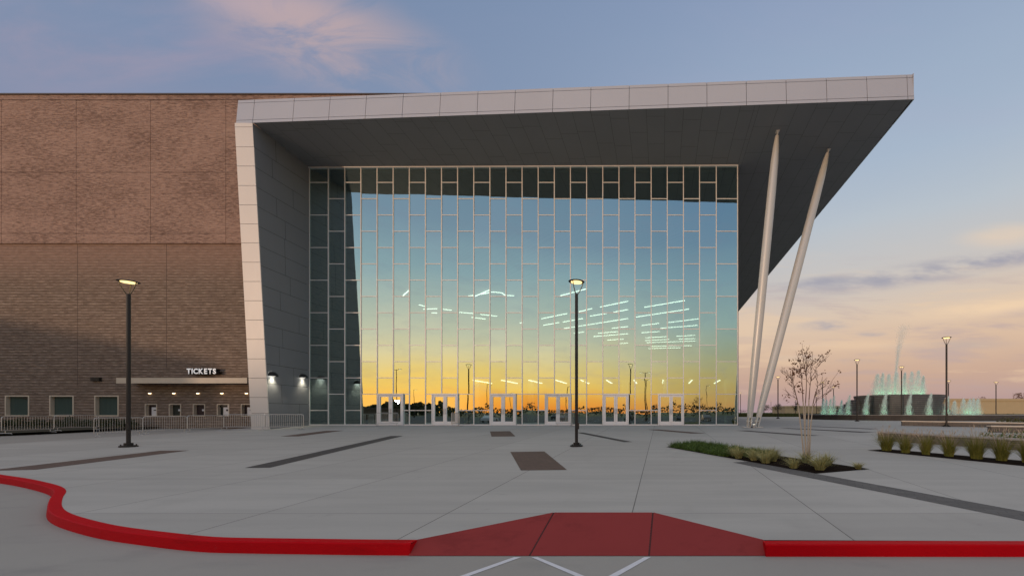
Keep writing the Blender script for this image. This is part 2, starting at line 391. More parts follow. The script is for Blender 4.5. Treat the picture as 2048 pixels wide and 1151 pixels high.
M['letter'] = simple('white_letter', (0.88,0.86,0.85,1), 0.4, 0, 0.02, emit=(1,0.96,0.93,1), es=0.32)
M['letter_side'] = simple('letter_return', (0.02,0.018,0.018,1), 0.5)
M['pale_col'] = simple('pale_green_plaster', (0.42,0.50,0.42,1), 0.7)
M['int_dark'] = simple('interior_dark', (0.07,0.075,0.075,1), 0.7)
M['int_floor'] = simple('interior_floor', (0.12,0.12,0.12,1), 0.35)
M['notice'] = simple('white_notice', (0.62,0.60,0.60,1), 0.7)
M['maroon'] = simple('maroon_blind', (0.03,0.014,0.014,1), 0.7)
M['green_dark'] = simple('dark_green_blind', (0.018,0.022,0.016,1), 0.7)
def make_window_glass():
    m, nt, b = material('window_glass'); co = obj_co(nt)
    n = nt.noise(nt.mapv(co, (4, 1, 0.4)), 1.5, 3)
    nt.set(b.inputs['Base Color'], nt.mix(n, (0.045,0.07,0.062,1), (0.075,0.105,0.092,1)))
    b.inputs['Roughness'].default_value = 0.12; b.inputs['Specular IOR Level'].default_value = 0.35; return m
M['win'] = make_window_glass()
def make_pool():
    m, nt, b = material('pool_water'); co = obj_co(nt)
    b.inputs['Base Color'].default_value = (0.05,0.12,0.11,1); b.inputs['Roughness'].default_value = 0.08
    bump(nt, b, nt.noise(co, 4, 4), 0.6, 0.05); return m
M['pool'] = make_pool()

# ------------------------------------------------------------------ world, sun, camera
SUN_AZ = Vector((-0.53, -0.85, 0)).normalized()
def build_world():
    w = bpy.data.worlds.new('World'); sc.world = w; w.use_nodes = True
    nt = NT(w.node_tree); nt.n.clear()
    out = nt.new('ShaderNodeOutputWorld')
    d = nt.n.new('ShaderNodeTexCoord').outputs['Generated']
    s = nt.new('ShaderNodeSeparateXYZ'); nt.set(s.inputs[0], d); x, y, z = s.outputs
    hl = nt.math('SQRT', nt.math('ADD', nt.math('MULTIPLY', x, x), nt.math('MULTIPLY', y, y)))
    hl = nt.math('MAXIMUM', hl, 0.001)
    hx, hy = nt.math('DIVIDE', x, hl), nt.math('DIVIDE', y, hl)
    el = nt.math('DIVIDE', nt.math('ARCSINE', nt.math('MAXIMUM', z, 0.0)), math.pi/2)      # 0 horizon .. 1 zenith
    p = lambda deg: deg/90
    # lay clouds along streaks before looking the colours up, so bands waver
    warp = nt.noise(nt.mapv(d, (2.2, 2.2, 9)), 1.0, 4, 0.6)
    elw = nt.math('ADD', el, nt.math('MULTIPLY', nt.math('SUBTRACT', warp, 0.5), 0.035))
    elw = nt.math('MAXIMUM', elw, 0.0)
    top = [(p(52), lin(190,186,190)), (p(62), lin(238,230,222)), (1.0, lin(240,231,221))]
    east = nt.ramp(elw, [(0, lin(176,152,160)), (p(1.6), lin(184,156,152)), (p(4.5), lin(201,168,150)), (p(8), lin(218,187,162)), (p(11.5), lin(219,196,175)),
                        (p(16), lin(202,195,190)), (p(22), lin(185,194,203)), (p(28), lin(168,184,203)), (p(34), lin(158,175,198)), (p(44), lin(140,158,188))]+top)
    north = nt.ramp(elw, [(0, lin(170,140,150)), (p(6), lin(180,150,150)), (p(14), lin(152,146,170)), (p(22), lin(136,145,172)), (p(30), lin(126,143,173)), (p(44), lin(118,138,170))]+top)
    def W(r, g, b, k=1/0.585): c = lin(r, g, b); return (c[0]*k*1.23, c[1]*k*0.98, c[2]*k, 1)      # the glass shows about two thirds of the sky
    west = nt.ramp(elw, [(0, W(240,146,54)), (p(1.3), W(246,172,66)), (p(2.9), W(245,206,102)), (p(5), W(236,210,128)), (p(7.3), W(221,213,166)), (p(9.6), W(200,205,178)), (p(12.5), W(172,191,180)),
                        (p(17), W(142,173,180)), (p(21.5), W(122,150,168)), (p(28), W(112,142,164)), (p(40), W(110,136,165))]+[(q, tuple(c*1.25 for c in v[:3])+(1,)) for q, v in top])
    west2 = nt.ramp(elw, [(0, W(188,136,82)), (p(1.5), W(186,150,88)), (p(3.6), W(180,161,98)), (p(6), W(172,168,122)), (p(8.3), W(160,168,140)), (p(12), W(146,172,166)),
                        (p(17), W(126,158,168)), (p(22), W(108,140,162)), (p(28), W(98,132,162)), (p(40), W(100,132,165))]+top)
    east = nt.mix(nt.sstep(hx, 0.42, -0.72), east, north)
    sun = nt.math('ADD', nt.math('MULTIPLY', hx, SUN_AZ.x), nt.math('MULTIPLY', hy, SUN_AZ.y))
    west = nt.mix(nt.sstep(sun, 0.985, 0.74), west, west2)
    hot = nt.math('MULTIPLY', nt.sstep(sun, 0.982, 1.0), nt.sstep(el, p(5), p(0.0)))
    west = nt.mix(nt.math('MULTIPLY', hot, 0.7), west, (2.4, 1.15, 0.28, 1))
    col = nt.mix(nt.sstep(hy, 0.25, -0.35), east, west)
    # clouds: a = sideways, b = upwards, as tangents of the direction east of the building
    yy = nt.math('MAXIMUM', y, 0.05); a = nt.math('DIVIDE', x, yy); bb = nt.math('DIVIDE', z, yy)
    cv = nt.new('ShaderNodeCombineXYZ'); nt.set(cv.inputs[0], a); nt.set(cv.inputs[1], bb); ab = cv.outputs[0]
    front = nt.math('GREATER_THAN', y, 0.06)
    def blob(a0, b0, ra, rb, rot):
        da, db = nt.math('SUBTRACT', a, a0), nt.math('SUBTRACT', bb, b0)
        c, s_ = math.cos(rot), math.sin(rot)
        u = nt.math('DIVIDE', nt.math('ADD', nt.math('MULTIPLY', da, c), nt.math('MULTIPLY', db, s_)), ra)
        v = nt.math('DIVIDE', nt.math('SUBTRACT', nt.math('MULTIPLY', db, c), nt.math('MULTIPLY', da, s_)), rb)
        r = nt.math('SQRT', nt.math('ADD', nt.math('MULTIPLY', u, u), nt.math('MULTIPLY', v, v)))
        return nt.sstep(r, 1.0, 0.1)
    wisp = nt.noise(nt.mapv(ab, (2.0, 5.0, 1), (0,0,0), (0,0,0.30)), 1.6, 7, 0.62, 0.9)
    wisp2 = nt.noise(nt.mapv(ab, (1.0, 3.2, 1), (3,1,0), (0,0,0.2)), 1.3, 6, 0.6, 0.5)
    T = lambda px, py: ((px-CX)/F, (CY-py)/F)
    pk = nt.math('MULTIPLY', blob(*T(650, 70), 0.44, 0.16, -0.36), nt.sstep(wisp, 0.33, 0.60))
    pk2 = nt.math('MULTIPLY', blob(*T(200, 80), 0.95, 0.19, -0.08), nt.sstep(wisp2, 0.40, 0.68))
    pk3 = nt.math('MULTIPLY', blob(*T(520, 5), 0.30, 0.07, -0.25), nt.sstep(wisp, 0.32, 0.58))
    veil = nt.math('MULTIPLY', nt.sstep(nt.noise(nt.mapv(ab, (0.7, 2.0, 1), (7,2,0), (0,0,0.25)), 1.2, 6, 0.6, 0.6), 0.45, 0.8), nt.sstep(bb, 0.3, 0.8))
    col = nt.mix(nt.math('MULTIPLY', veil, 0.20), col, lin(178,170,196))
    col = nt.mix(nt.math('MULTIPLY', nt.math('MULTIPLY', pk2, front), 0.8), col, lin(160,151,172))
    col = nt.mix(nt.math('MULTIPLY', nt.math('MULTIPLY', pk3, front), 0.8), col, lin(182,165,178))
    col = nt.mix(nt.math('MULTIPLY', nt.math('MULTIPLY', pk, front), 0.85), col, lin(190,168,170))
    st = nt.noise(nt.mapv(ab, (2.2, 17, 1), (1,4,0), (0,0,-0.06)), 1.0, 5, 0.6, 0.3)
    low = nt.math('MULTIPLY', nt.sstep(bb, 0.42, 0.2), nt.sstep(bb, 0.01, 0.09))
    col = nt.mix(nt.math('MULTIPLY', nt.math('MULTIPLY', nt.math('MULTIPLY', nt.sstep(st, 0.50, 0.66), low), front), 0.50), col, lin(178,160,166))
    col = nt.mix(nt.math('MULTIPLY', nt.math('MULTIPLY', nt.math('MULTIPLY', nt.sstep(st, 0.46, 0.34), low), front), 0.5), col, lin(234,203,170))
    edge = nt.sstep(nt.noise(nt.mapv(ab, (6, 22, 1), (2,9,0)), 1.0, 4, 0.6), 0.30, 0.62)
    for (px, py, ra, rb, rot, k) in ((1830, 548, 0.40, 0.036, 0.15, 0.95), (2020, 516, 0.26, 0.026, 0.10, 0.8), (1640, 562, 0.11, 0.018, 0.12, 0.8), (1655, 650, 0.085, 0.017, 0.05, 0.95), (1742, 667, 0.05, 0.009, 0.0, 0.8), (1600, 716, 0.10, 0.012, 0.0, 0.5), (1700, 722, 0.1, 0.010, 0.0, 0.5), (1560, 575, 0.12, 0.018, 0.05, 0.4), (1900, 690, 0.2, 0.02, 0.03, 0.35)):
        g = nt.math('MULTIPLY', nt.math('MULTIPLY', blob(*T(px, py), ra, rb, rot), edge), front)
        col = nt.mix(nt.math('MULTIPLY', g, k), col, lin(158,157,172))
    for (px, py, ra, rb, rot, k) in ((1990, 612, 0.30, 0.032, 0.12, 0.85), (1700, 690, 0.25, 0.02, 0.02, 0.4), (2010, 470, 0.16, 0.04, 0.1, 0.45), (2300, 560, 0.3, 0.05, 0.1, 0.5)):
        g = nt.math('MULTIPLY', nt.math('MULTIPLY', blob(*T(px, py), ra, rb, rot), nt.sstep(st, 0.3, 0.6)), front)
        col = nt.mix(nt.math('MULTIPLY', g, k), col, lin(244,212,176))
    # below the horizon
    col = nt.mix(nt.sstep(z, 0.0, -0.05), col, (0.09, 0.085, 0.075, 1))
    bg = nt.new('ShaderNodeBackground'); nt.set(bg.inputs[0], col); bg.inputs[1].default_value = 0.97
    sky = nt.new('ShaderNodeTexSky'); sky.sky_type = 'NISHITA'; sky.sun_disc = False
    sky.sun_elevation = rad(1.3); sky.sun_rotation = math.atan2(SUN_AZ.x, SUN_AZ.y)
    bg2 = nt.new('ShaderNodeBackground'); nt.l.new(sky.outputs[0], bg2.inputs[0]); bg2.inputs[1].default_value = 0.015
    ad = nt.new('ShaderNodeAddShader'); nt.l.new(bg.outputs[0], ad.inputs[0]); nt.l.new(bg2.outputs[0], ad.inputs[1])
    nt.l.new(ad.outputs[0], out.inputs[0])
build_world()
sl = bpy.data.lights.new('sun', 'SUN'); sl.energy = 1.3; sl.angle = rad(1.2); sl.color = (1.0, 0.70, 0.48)
so = bpy.data.objects.new('sun', sl); C.objects.link(so)
sdir = (SUN_AZ*math.cos(rad(0.85)) + Vector((0,0,math.sin(rad(0.85)))))
so.rotation_euler = sdir.to_track_quat('Z', 'Y').to_euler()
cd = bpy.data.cameras.new('camera'); cam = bpy.data.objects.new('camera', cd); C.objects.link(cam)
cam.location = (0, 0, EYE); cam.rotation_euler = (rad(90), 0, 0)
cd.sensor_width = 36; cd.sensor_fit = 'HORIZONTAL'; cd.lens = F/2048*36
cd.shift_x = -(CX-1024)/2048; cd.shift_y = (CY-575.5)/2048
cd.clip_start = 0.1; cd.clip_end = 6000
sc.camera = cam
sc.view_settings.view_transform = 'Standard'; sc.view_settings.look = 'None'; sc.view_settings.gamma = 1; sc.view_settings.exposure = 0.0
sc.view_settings.use_curve_mapping = False
sc.render.engine = 'CYCLES'; sc.cycles.use_denoising = True
sc.cycles.max_bounces = 8; sc.cycles.transparent_max_bounces = 24; sc.cycles.glossy_bounces = 4
sc.cycles.caustics_reflective = True; sc.cycles.caustics_refractive = False; sc.cycles.sample_clamp_indirect = 3.0

# ------------------------------------------------------------------ ground
def structure(o): o['kind'] = 'structure'; return o
KT = 0.16
kerb_front_px = [(820,1110),(700,1109),(600,1107.5),(500,1106),(400,1103),(300,1092),(200,1077),(130,1058),(100,1044),(92,1030),(97,1012),(105,1000),(100,991),(80,983),(40,973),(0,966),(-80,955),(-260,942),(-500,930)]
kf = [rp(*p) for p in kerb_front_px]
def resample(pts, n):
    out = []
    for i in range(len(pts)-1):
        p0, p1, p2, p3 = pts[max(i-1,0)], pts[i], pts[i+1], pts[min(i+2, len(pts)-1)]
        for k in range(n):
            t = k/n
            out.append(0.5*((2*p1)+(p2-p0)*t+(2*p0-5*p1+4*p2-p3)*t*t+(3*p1-p0-3*p2+p3)*t**3))
    out.append(pts[-1]); return out
kf = resample([Vector((p.x, p.y, 0)) for p in kf], 5)
def offset(pts, d):
    out = []
    for i, p in enumerate(pts):
        t = (pts[min(i+1, len(pts)-1)] - pts[max(i-1, 0)]).normalized()
        n = Vector((t.y, -t.x, 0))
        out.append(p + n*d)
    return out
kb = offset(kf, KT)
RX0, RX1, RY0 = -3.235, 1.346, 5.5         # the ramp's foot
def kerb(front, back, name):
    mb = MB()
    for i in range(len(front)-1):
        a, b, c, d = front[i], front[i+1], back[i+1], back[i]
        tl = []
        for p in (a, b, c, d): tl.append(gz(p.y)+0.004)
        fa = a + (d-a)*0.08; fb = b + (c-b)*0.08     # battered face
        mb.quad((a.x,a.y,rz(a.y)-0.02), (b.x,b.y,rz(b.y)-0.02), (fb.x,fb.y,gz(b.y)-0.010), (fa.x,fa.y,gz(a.y)-0.010))
        ga = a + (d-a)*0.16; gb = b + (c-b)*0.16
        mb.quad((fa.x,fa.y,gz(a.y)-0.010), (fb.x,fb.y,gz(b.y)-0.010), (gb.x,gb.y,tl[1]), (ga.x,ga.y,tl[0]))
        mb.quad((ga.x,ga.y,tl[0]), (gb.x,gb.y,tl[1]), (c.x,c.y,tl[2]), (d.x,d.y,tl[3]))
    for i in (0, -1):
        a, d = front[i], back[i]
        mb.quad((a.x,a.y,rz(a.y)-0.02), (a.x,a.y,gz(a.y)-0.010), (d.x,d.y,gz(d.y)+0.004), (d.x,d.y,rz(d.y)-0.02))
    o = structure(mb.build(name, M['curb_red'])); smooth_angle(o, 40); return o
kerb(kf, kb, 'kerb')
rf = [Vector((RX1+0.0+i*4.0, 5.46-i*0.012, 0)) for i in range(0, 14)]
rb = [p + Vector((0, KT, 0)) for p in rf]
kerb(rf[::-1], rb[::-1], 'kerb')

def plaza():
    mb = MB(); e = 0.0
    front = [(p.x, p.y) for p in kb[::-1]]                       # from far left to the ramp
    front[-1] = (RX0-0.02, RY0+KT)
    A = (-1.775, 7.05); B = (-0.133, 7.05)
    # strips of the plaza, left to right, each column a polygon up to the doors
    xs = []
    pts = front + [A, B, (RX1+0.02, RY0+KT)] + [(p.x, p.y) for p in rb[1:]]
    poly = pts + [(pts[-1][0], D), (pts[0][0], D)]
    mb.poly([(x, y, gz(y)) for x, y in poly])
    mb.quad((poly[-1][0], D, 0), (55, D, 0), (55, 92, 0), (poly[-1][0], 92, 0))
    mb.quad((55, D, 0), (130, D, 0), (130, 70, 0), (55, 70, 0))
    o = mb.build('plaza', M['concrete'])
    bm = bmesh.new(); bm.from_mesh(o.data); bmesh.ops.triangulate(bm, faces=[f for f in bm.faces if len(f.verts) > 4]); 
    for f in bm.faces:
        if f.normal.z < 0: f.normal_flip()
    bm.to_mesh(o.data); bm.free()
    return structure(o)
plaza()
mb = MB()
for y0, y1 in ((-2, 31), (-7, -2)): mb.quad((-90,y0,rz(y0)), (60,y0,rz(y0)), (60,y1,rz(y1)), (-90,y1,rz(y1)))
structure(mb.build('road', M['road']))
mb = MB(); zb = rz(-2)+0.004
mb.quad((-160,-120,zb), (160,-120,zb), (160,-7,zb), (-160,-7,zb)); structure(mb.build('parking_lot', M['asphalt']))
mb = MB()
for i in range(-16, 17):
    for y0 in (-34, -60): mb.quad((i*2.8-0.06, y0, zb+0.004), (i*2.8+0.06, y0, zb+0.004), (i*2.8+0.06, y0+9.5, zb+0.004), (i*2.8-0.06, y0+9.5, zb+0.004))
structure(mb.build('parking_lines', M['paint']))
mb = MB()       # the land, one sheet to the horizon
gy = [-3000, -600, -2, 31.5, 34, 90, 3000]; gzv = [rz(-2)-0.08, rz(-2)-0.08, rz(-2)-0.08, -0.25, -0.12, -0.10, 0.25]
for i in range(len(gy)-1): mb.quad((-3000, gy[i], gzv[i]), (3000, gy[i], gzv[i]), (3000, gy[i+1], gzv[i+1]), (-3000, gy[i+1], gzv[i+1]))
structure(mb.build('ground', M['lawn']))
# ramp
def ramp():
    top = lambda x, y: (x, y, gz(y)+0.003); bot = lambda x: (x, RY0-0.02, rz(RY0)+0.006)
    A, B = (-1.775, 7.05), (-0.133, 7.05); L, Rr = RX0, RX1; a, b = -1.695, -0.155
    kt = RY0 + KT
    mb = MB()
    g = 0.012
    def sheet(p0, p1, p2, p3, nu=14, nv=8):
        p0, p1, p2, p3 = map(Vector, (p0, p1, p2, p3))
        P = lambda u, v: (p0.lerp(p1, u)).lerp(p3.lerp(p2, u), v)
        for iu in range(nu):
            for iv in range(nv): mb.quad(P(iu/nu,iv/nv), P((iu+1)/nu,iv/nv), P((iu+1)/nu,(iv+1)/nv), P(iu/nu,(iv+1)/nv))
    sheet(bot(L-0.02), bot(a-g), top(A[0]-g, A[1]), top(L-0.02, kt))
    sheet(bot(a+g), bot(b-g), top(B[0]-g, B[1]), top(A[0]+g, A[1]))
    sheet(bot(b+g), bot(Rr+0.02), top(Rr+0.02, kt), top(B[0]+g, B[1]))
    for (p, q) in (((a, 0), A), ((b, 0), B)):
        z0 = bot(p[0])
        mb.quad((z0[0]-g, z0[1], z0[2]-0.002), (z0[0]+g, z0[1], z0[2]-0.002), (q[0]+g, q[1], gz(q[1])-0.004), (q[0]-g, q[1], gz(q[1])-0.004), 1)
    o = structure(mb.build('kerb_ramp', [M['ramp_red'], M['ramp_joint']]))
    bm = bmesh.new(); bm.from_mesh(o.data); bmesh.ops.remove_doubles(bm, verts=bm.verts, dist=1e-4); bm.to_mesh(o.data); bm.free()
    smooth_angle(o, 30); return o
ramp()
# white hatching on the road
mb = MB()
def stretch(p, q, k): return p + (q-p)*k
for (a, b, c, d) in (((1029,1112.5),(1042.5,1113.6),(939,1151),(921,1151)), ((1063,1112),(1076.6,1110.9),(1168,1151),(1150,1151)), ((1289,1112.5),(1302,1113),(1236,1151),(1217.5,1151))):
    A, B, Cc, Dd = (rp(*q) for q in (a, b, c, d))
    A.y = B.y = min(A.y, B.y, 5.44)
    Cc = stretch(B, Cc, 3.0); Dd = stretch(A, Dd, 3.0)
    mb.quad(*[(q.x, q.y, rz(q.y)+0.005) for q in (A, B, Cc, Dd)])
structure(mb.build('road_marking', M['paint']))
# paving bands
def band(pts, mat, name='paver_band'):
    mb = MB(); P = [gp(*p) for p in pts]
    mb.poly([(p.x, p.y, p.z+0.005) for p in P])
    o = mb.build(name, mat)
    return structure(o)
for pts in ([(1020.6,903),(1088.7,902),(1134,939),(1041.8,940)], [(980,862),(1020,861.5),(1031,872),(983,872.5)], [(-30,941),(72,938.5),(379,900),(321,900.5)],
            [(560,872),(597,872),(688,860.3),(653,860.5)], [(1293,858.3),(1318,858),(1412,865.8),(1382,866.2)]):
    band(pts, M['brown_paver'])
for pts in ([(489,935),(540,934.5),(807,871),(782,871)], [(1152,864.3),(1166,864),(1265,883),(1248,883.4)], [(1471,860.4),(1492,860.2),(1640,870.3),(1612,871)], [(1560,855.6),(1578,855.4),(1752,863.6),(1720,864.4)], [(1310,855),(1322,854.8),(1340,857),(1326,857.2)][:0] or [(1600,851.5),(1612,851.3),(1760,857),(1740,857.6)]):
    band(pts, M['dark_paver'])
band([(1466,924),(1499,922.2),(1629,946),(2048,1022.5),(2300,1068),(2300,1091),(2048,1040.5),(1640,959)], M['grey_paver'])
# ------------------------------------------------------------------ planting
def blades(mb, c, n, r, h, spread, w, rng, droop=0.5, mi=0, segs=4):
    for _ in range(n):
        a = rng.uniform(0, 2*math.pi); rr = r*math.sqrt(rng.random()); b = Vector((c[0]+rr*math.cos(a), c[1]+rr*math.sin(a), c[2]))
        a2 = a + rng.gauss(0, 0.9); out = Vector((math.cos(a2), math.sin(a2), 0)); hh = h*rng.uniform(0.45, 1.12); sp = spread*rng.uniform(0.0, 1.25)
        dr = droop*rng.uniform(0.5, 1.3)
        side = Vector((-out.y, out.x, 0))*w*rng.uniform(0.6, 1.2)
        if rng.random() < 0.5: side = (side + out*w*0.8)*0.8
        prev = None; tw = rng.gauss(0, 0.25)
        for k in range(segs+1):
            t = k/segs; p = b + out*(sp*t**1.5) + Vector((-out.y, out.x, 0))*(tw*sp*t*t) + Vector((0,0, hh*(t - dr*t*t*0.62)))
            ww = side*(1-t*0.88)
            if prev: mb.quad(prev[0], prev[1], p+ww, p-ww, mi)
            prev = (p-ww, p+ww)
bed_px = [(1333,893),(1632,946.5),(1739,937.5),(1395,887)]
BP = [gp(*p) for p in bed_px]
mb = MB(); mb.poly([(p.x,p.y,p.z+0.009) for p in BP]); structure(mb.build('planting_bed', M['mulch']))
def bed_pt(u, v):      # u along the bed, v across it from the front edge
    a = BP[0]+(BP[1]-BP[0])*u; b = BP[3]+(BP[2]-BP[3])*u
    p = a+(b-a)*v; p.z = gz(p.y); return p
mb = MB(); rng = random.Random(3)
for i in range(900):
    u = rng.uniform(0.005, 0.60); v = rng.uniform(0.03, 0.97)
    if u > 0.44 and v < 0.5 and rng.random() < (u-0.44)*8: continue
    p = bed_pt(u, v); blades(mb, p, 14, 0.10, 0.36*rng.uniform(0.75,1.25), 0.24, 0.008, rng, 0.9)
tag(mb.build('ground_cover', M['liriope']), 'dense dark green grassy ground cover filling the left end of the planting bed', 'ground cover', kind='stuff')
tuft_spots = [(0.50,0.25),(0.56,0.12),(0.60,0.35),(0.645,0.16),(0.66,0.55),(0.70,0.38),(0.725,0.12),(0.60,0.75),(0.79,0.72),(0.875,0.10),(0.875,0.78),(0.90,0.50),(0.945,0.30),(0.985,0.86)]
tl = ['first straw-coloured tuft beside the dark green ground cover','straw-coloured grass tuft at the front edge of the bed, next to the green ground cover','pale grass tuft behind the front row where the green cover ends','pale yellow grass tuft at the front edge, left of the young tree',
      'pale grass tuft at the back of the bed, left of the young tree','pale grass tuft just left of the young tree trunks','striped grass tuft at the front edge, straight before the young tree trunks','greener grass tuft at the back edge of the bed by the ground cover',
      'tall pale grass tuft right behind the young tree','large yellowish grass tuft at the front corner right of the young tree','grass tuft at the back edge right of the young tree','broad pale grass tuft in the middle of the bare mulch','spreading straw-coloured tuft near the right front edge of the mulch','small lone grass tuft in the sharp right corner of the bed']
for i, ((u, v), lab) in enumerate(zip(tuft_spots, tl)):
    rng = random.Random(40+i); p = bed_pt(u, v); s = 0.55 if i == 13 else rng.uniform(0.85, 1.15)
    mb = MB(); blades(mb, (0,0,0), 190, 0.10*s, 0.60*s, 0.48*s, 0.008, rng, 0.85)
    o = mb.build('grass_tuft', M['tuft']); o.location = p; tag(o, lab, 'grass tuft', 'straw-coloured grass tufts in the planting bed')
# young multi-stem tree
def young_tree():
    rng = random.Random(21)
    base = gp(1614, 924); H = 2.85; sca = base.y/F
    t = empty('young_tree', base, 'young nearly bare multi-stemmed tree with a few dry brown leaves in the planting bed', 'tree')
    tr = MB(); tw = MB(); lf = MB()
    def leafcl(p, n=5, sz=0.05, sp=0.06):
        for _ in range(n):
            c = p + Vector((rng.gauss(0,sp), rng.gauss(0,sp), rng.gauss(0,sp)))
            d1 = Vector((rng.gauss(0,1), rng.gauss(0,1), rng.gauss(0,1))).normalized(); d2 = d1.cross(Vector((rng.gauss(0,1), rng.gauss(0,1), rng.gauss(0,1)))).normalized()
            a = sz*rng.uniform(0.5, 1.1)
            lf.poly([c-d1*a, c-d1*a*0.2+d2*a*0.45, c+d1*a, c-d1*a*0.1-d2*a*0.45])
    # trunks: (base px offset, top px, top py)
    trunks = [(1609,1596,806,1586,768),(1612,1606,800,1603,752),(1616,1618,798,1622,756),(1619,1626,806,1636,772),(1614,1611,804,1613,748)]
    P = lambda px, py, dy: Vector(((px-CX)*(base.y+dy)/F, base.y+dy, EYE+(CY-py)*base.y/F))
    nodes = []
    for i, (b, x1, y1, x2, y2) in enumerate(trunks):
        dy = rng.uniform(-0.12, 0.12); a = P(b, 926, dy*0.4); a.z = gz(a.y)-0.02; c = P(x1, y1, dy)
        mid = a.lerp(c, 0.5) + Vector((rng.uniform(-0.03,0.03), rng.uniform(-0.02,0.02), 0))
        lo = resample([a, mid, c], 4); tr.tube(lo, [0.026-0.0013*k for k in range(9)], 8)
        e = P(x2, y2, dy*2.0); up = resample([c-Vector((0,0,0.03)), c.lerp(e, 0.5)+Vector((rng.uniform(-.02,.02),0,0.02)), e], 4)
        tw.tube(up, [0.0150-0.0010*k for k in range(9)], 6)
        nodes += [lo[7], lo[8]] + up[1:8]
    ends = [(1578,765,0.2),(1583,752,-0.1),(1570,744,0.0),(1590,735,0.2),(1597,716,-0.2),(1604,700,0.1),(1612,702,-0.1),(1617,716,0.2),(1626,722,-0.1),(1640,714,0.1),(1658,706,-0.15),(1634,740,0.25),(1648,762,0.1),(1652,770,-0.2),(1640,780,0.3),(1596,750,0.3),(1608,735,-0.3),(1587,775,0.3),(1630,755,-0.3),(1621,735,0.35),(1578,788,0.1),(1562,744,-0.2),(1655,785,0.15),(1668,772,0.1)]
    for i, (x, y, dy) in enumerate(ends):
        e = P(x, y, dy*1.2)
        ok = [q for q in nodes if e.z-q.z > 0.16+0.5*abs(e.x-q.x)] or nodes[:2]
        s = min(ok, key=lambda q: (q-e).length+rng.random()*0.25)
        m1 = s.lerp(e, 0.35) + Vector((0, 0, 0.06)); m1.x = s.x + (e.x-s.x)*0.25
        pts = resample([s, m1, s.lerp(e, 0.70)+Vector((0,0,0.02)), e], 4)
        for k in range(2, len(pts)): pts[k] = pts[k] + Vector((rng.gauss(0,0.008), rng.gauss(0,0.008), rng.gauss(0,0.006)))
        tw.tube(pts, [0.0085-0.0005*k for k in range(len(pts))], 5)
        for _ in range(6):
            k = rng.randrange(3, len(pts)-1); q = pts[k]
            d = (pts[k+1]-pts[k]).normalized(); d = (d + Vector((rng.gauss(0,0.40), rng.gauss(0,0.45), rng.uniform(0,0.5)))).normalized()
            ln = rng.uniform(0.12, 0.34)
            q2 = q + d*ln*0.5 + Vector((rng.gauss(0,0.01), 0, 0.01)); q3 = q + d*ln
            tw.tube([q, q2, q3], [0.005, 0.004, 0.0025], 4)
            if rng.random() < 0.2 and q3.z > base.z+1.7: leafcl(q3, 5, 0.04, 0.04)
    for (x, y, n, sp) in ((1604,703,8,0.05),(1611,706,7,0.05),(1617,714,10,0.06),(1641,712,9,0.04),(1657,707,6,0.04),(1638,724,6,0.03),(1590,727,8,0.05),(1597,722,6,0.04),(1602,735,12,0.06),(1610,728,10,0.05),(1596,744,6,0.04),(1584,740,10,0.05),(1588,748,6,0.03),(1575,755,5,0.03),(1602,750,6,0.04),(1609,745,5,0.04),(1673,770,9,0.045),(1679,740,4,0.03),(1655,765,5,0.03),(1572,797,12,0.06),(1600,770,8,0.05),(1604,780,7,0.05),(1580,719,3,0.03)):
        leafcl(P(x, y, rng.uniform(-0.2,0.2)), n+3, 0.055, sp)
    for (a, b) in (((1652,782),(1679,740)), ((1578,786),(1566,799)), ((1656,776),(1678,768))):
        p, q = P(*a, 0.05), P(*b, 0.05); tw.tube([p, p.lerp(q,0.5)+Vector((0,0,0.04)), q], [0.006,0.004,0.003], 4)
    o = tr.build('trunk', M['bark'], t); smooth_angle(o, 60); o = tw.build('branches', M['twig'], t); o = lf.build('leaves', M['dry_leaf'], t)
young_tree()
# mulch strip with the clipped fountain grasses
mpx = [(1735,900),(1775,897.5),(2048,921),(2400,955),(2400,971),(2048,931.5)]
mb = MB(); mb.poly([(p.x,p.y,p.z+0.008) for p in (gp(*q) for q in mpx)]); structure(mb.build('mulch_strip', M['mulch']))
glab = ['leftmost fountain grass clump, at the pointed end of the mulch strip','second grass clump from the left on the mulch strip, the greenest','third grass clump from the left on the mulch strip, narrow base','fourth grass clump from the left on the mulch strip, bronze topped','tallest fountain grass clump on the mulch strip, with pale plumes','broad fountain grass clump on the mulch strip near the picture edge','grass clump cut by the right edge of the photo']
for i, (px, py) in enumerate([(1773,900.5),(1811,905),(1852,908.5),(1898,912),(1953,917),(2003,920.5),(2056,925)]):
    rng = random.Random(70+i); p = gp(px, py); hh = (0.84, 0.80, 0.84, 0.84, 0.98, 0.92, 0.94)[i]
    t = empty('fountain_grass', p, glab[i], 'ornamental grass', 'clumps of fountain grass on the mulch strip')
    mb = MB(); wv = rng.uniform(0.85, 1.2); blades(mb, (0,0,0), 560, 0.13*wv, hh*1.05, 0.42*wv, 0.0065, rng, 0.5)
    mb.build('leaves', M['fgrass'], t, keep=False)
    sd = MB()
    for _ in range(38):
        a = rng.uniform(0, 2*math.pi); r0 = rng.uniform(0.02, 0.10); r1 = rng.uniform(0.10, 0.42); z1 = hh*rng.uniform(0.80, 1.10)-r1*0.3
        b = Vector((r0*math.cos(a), r0*math.sin(a), 0.1)); e = Vector((r1*math.cos(a), r1*math.sin(a), z1)); m_ = b.lerp(e, 0.6)+Vector((0,0,0.06))
        sd.tube([b, m_, e], [0.0018,0.0016,0.0014], 3, cap=False)
        d = (e-m_).normalized(); sd.tube([e-d*0.02, e+d*0.03, e+d*0.085], [0.003,0.008,0.002], 5)
    sd.build('seed_heads', M['seed'], t, keep=False)
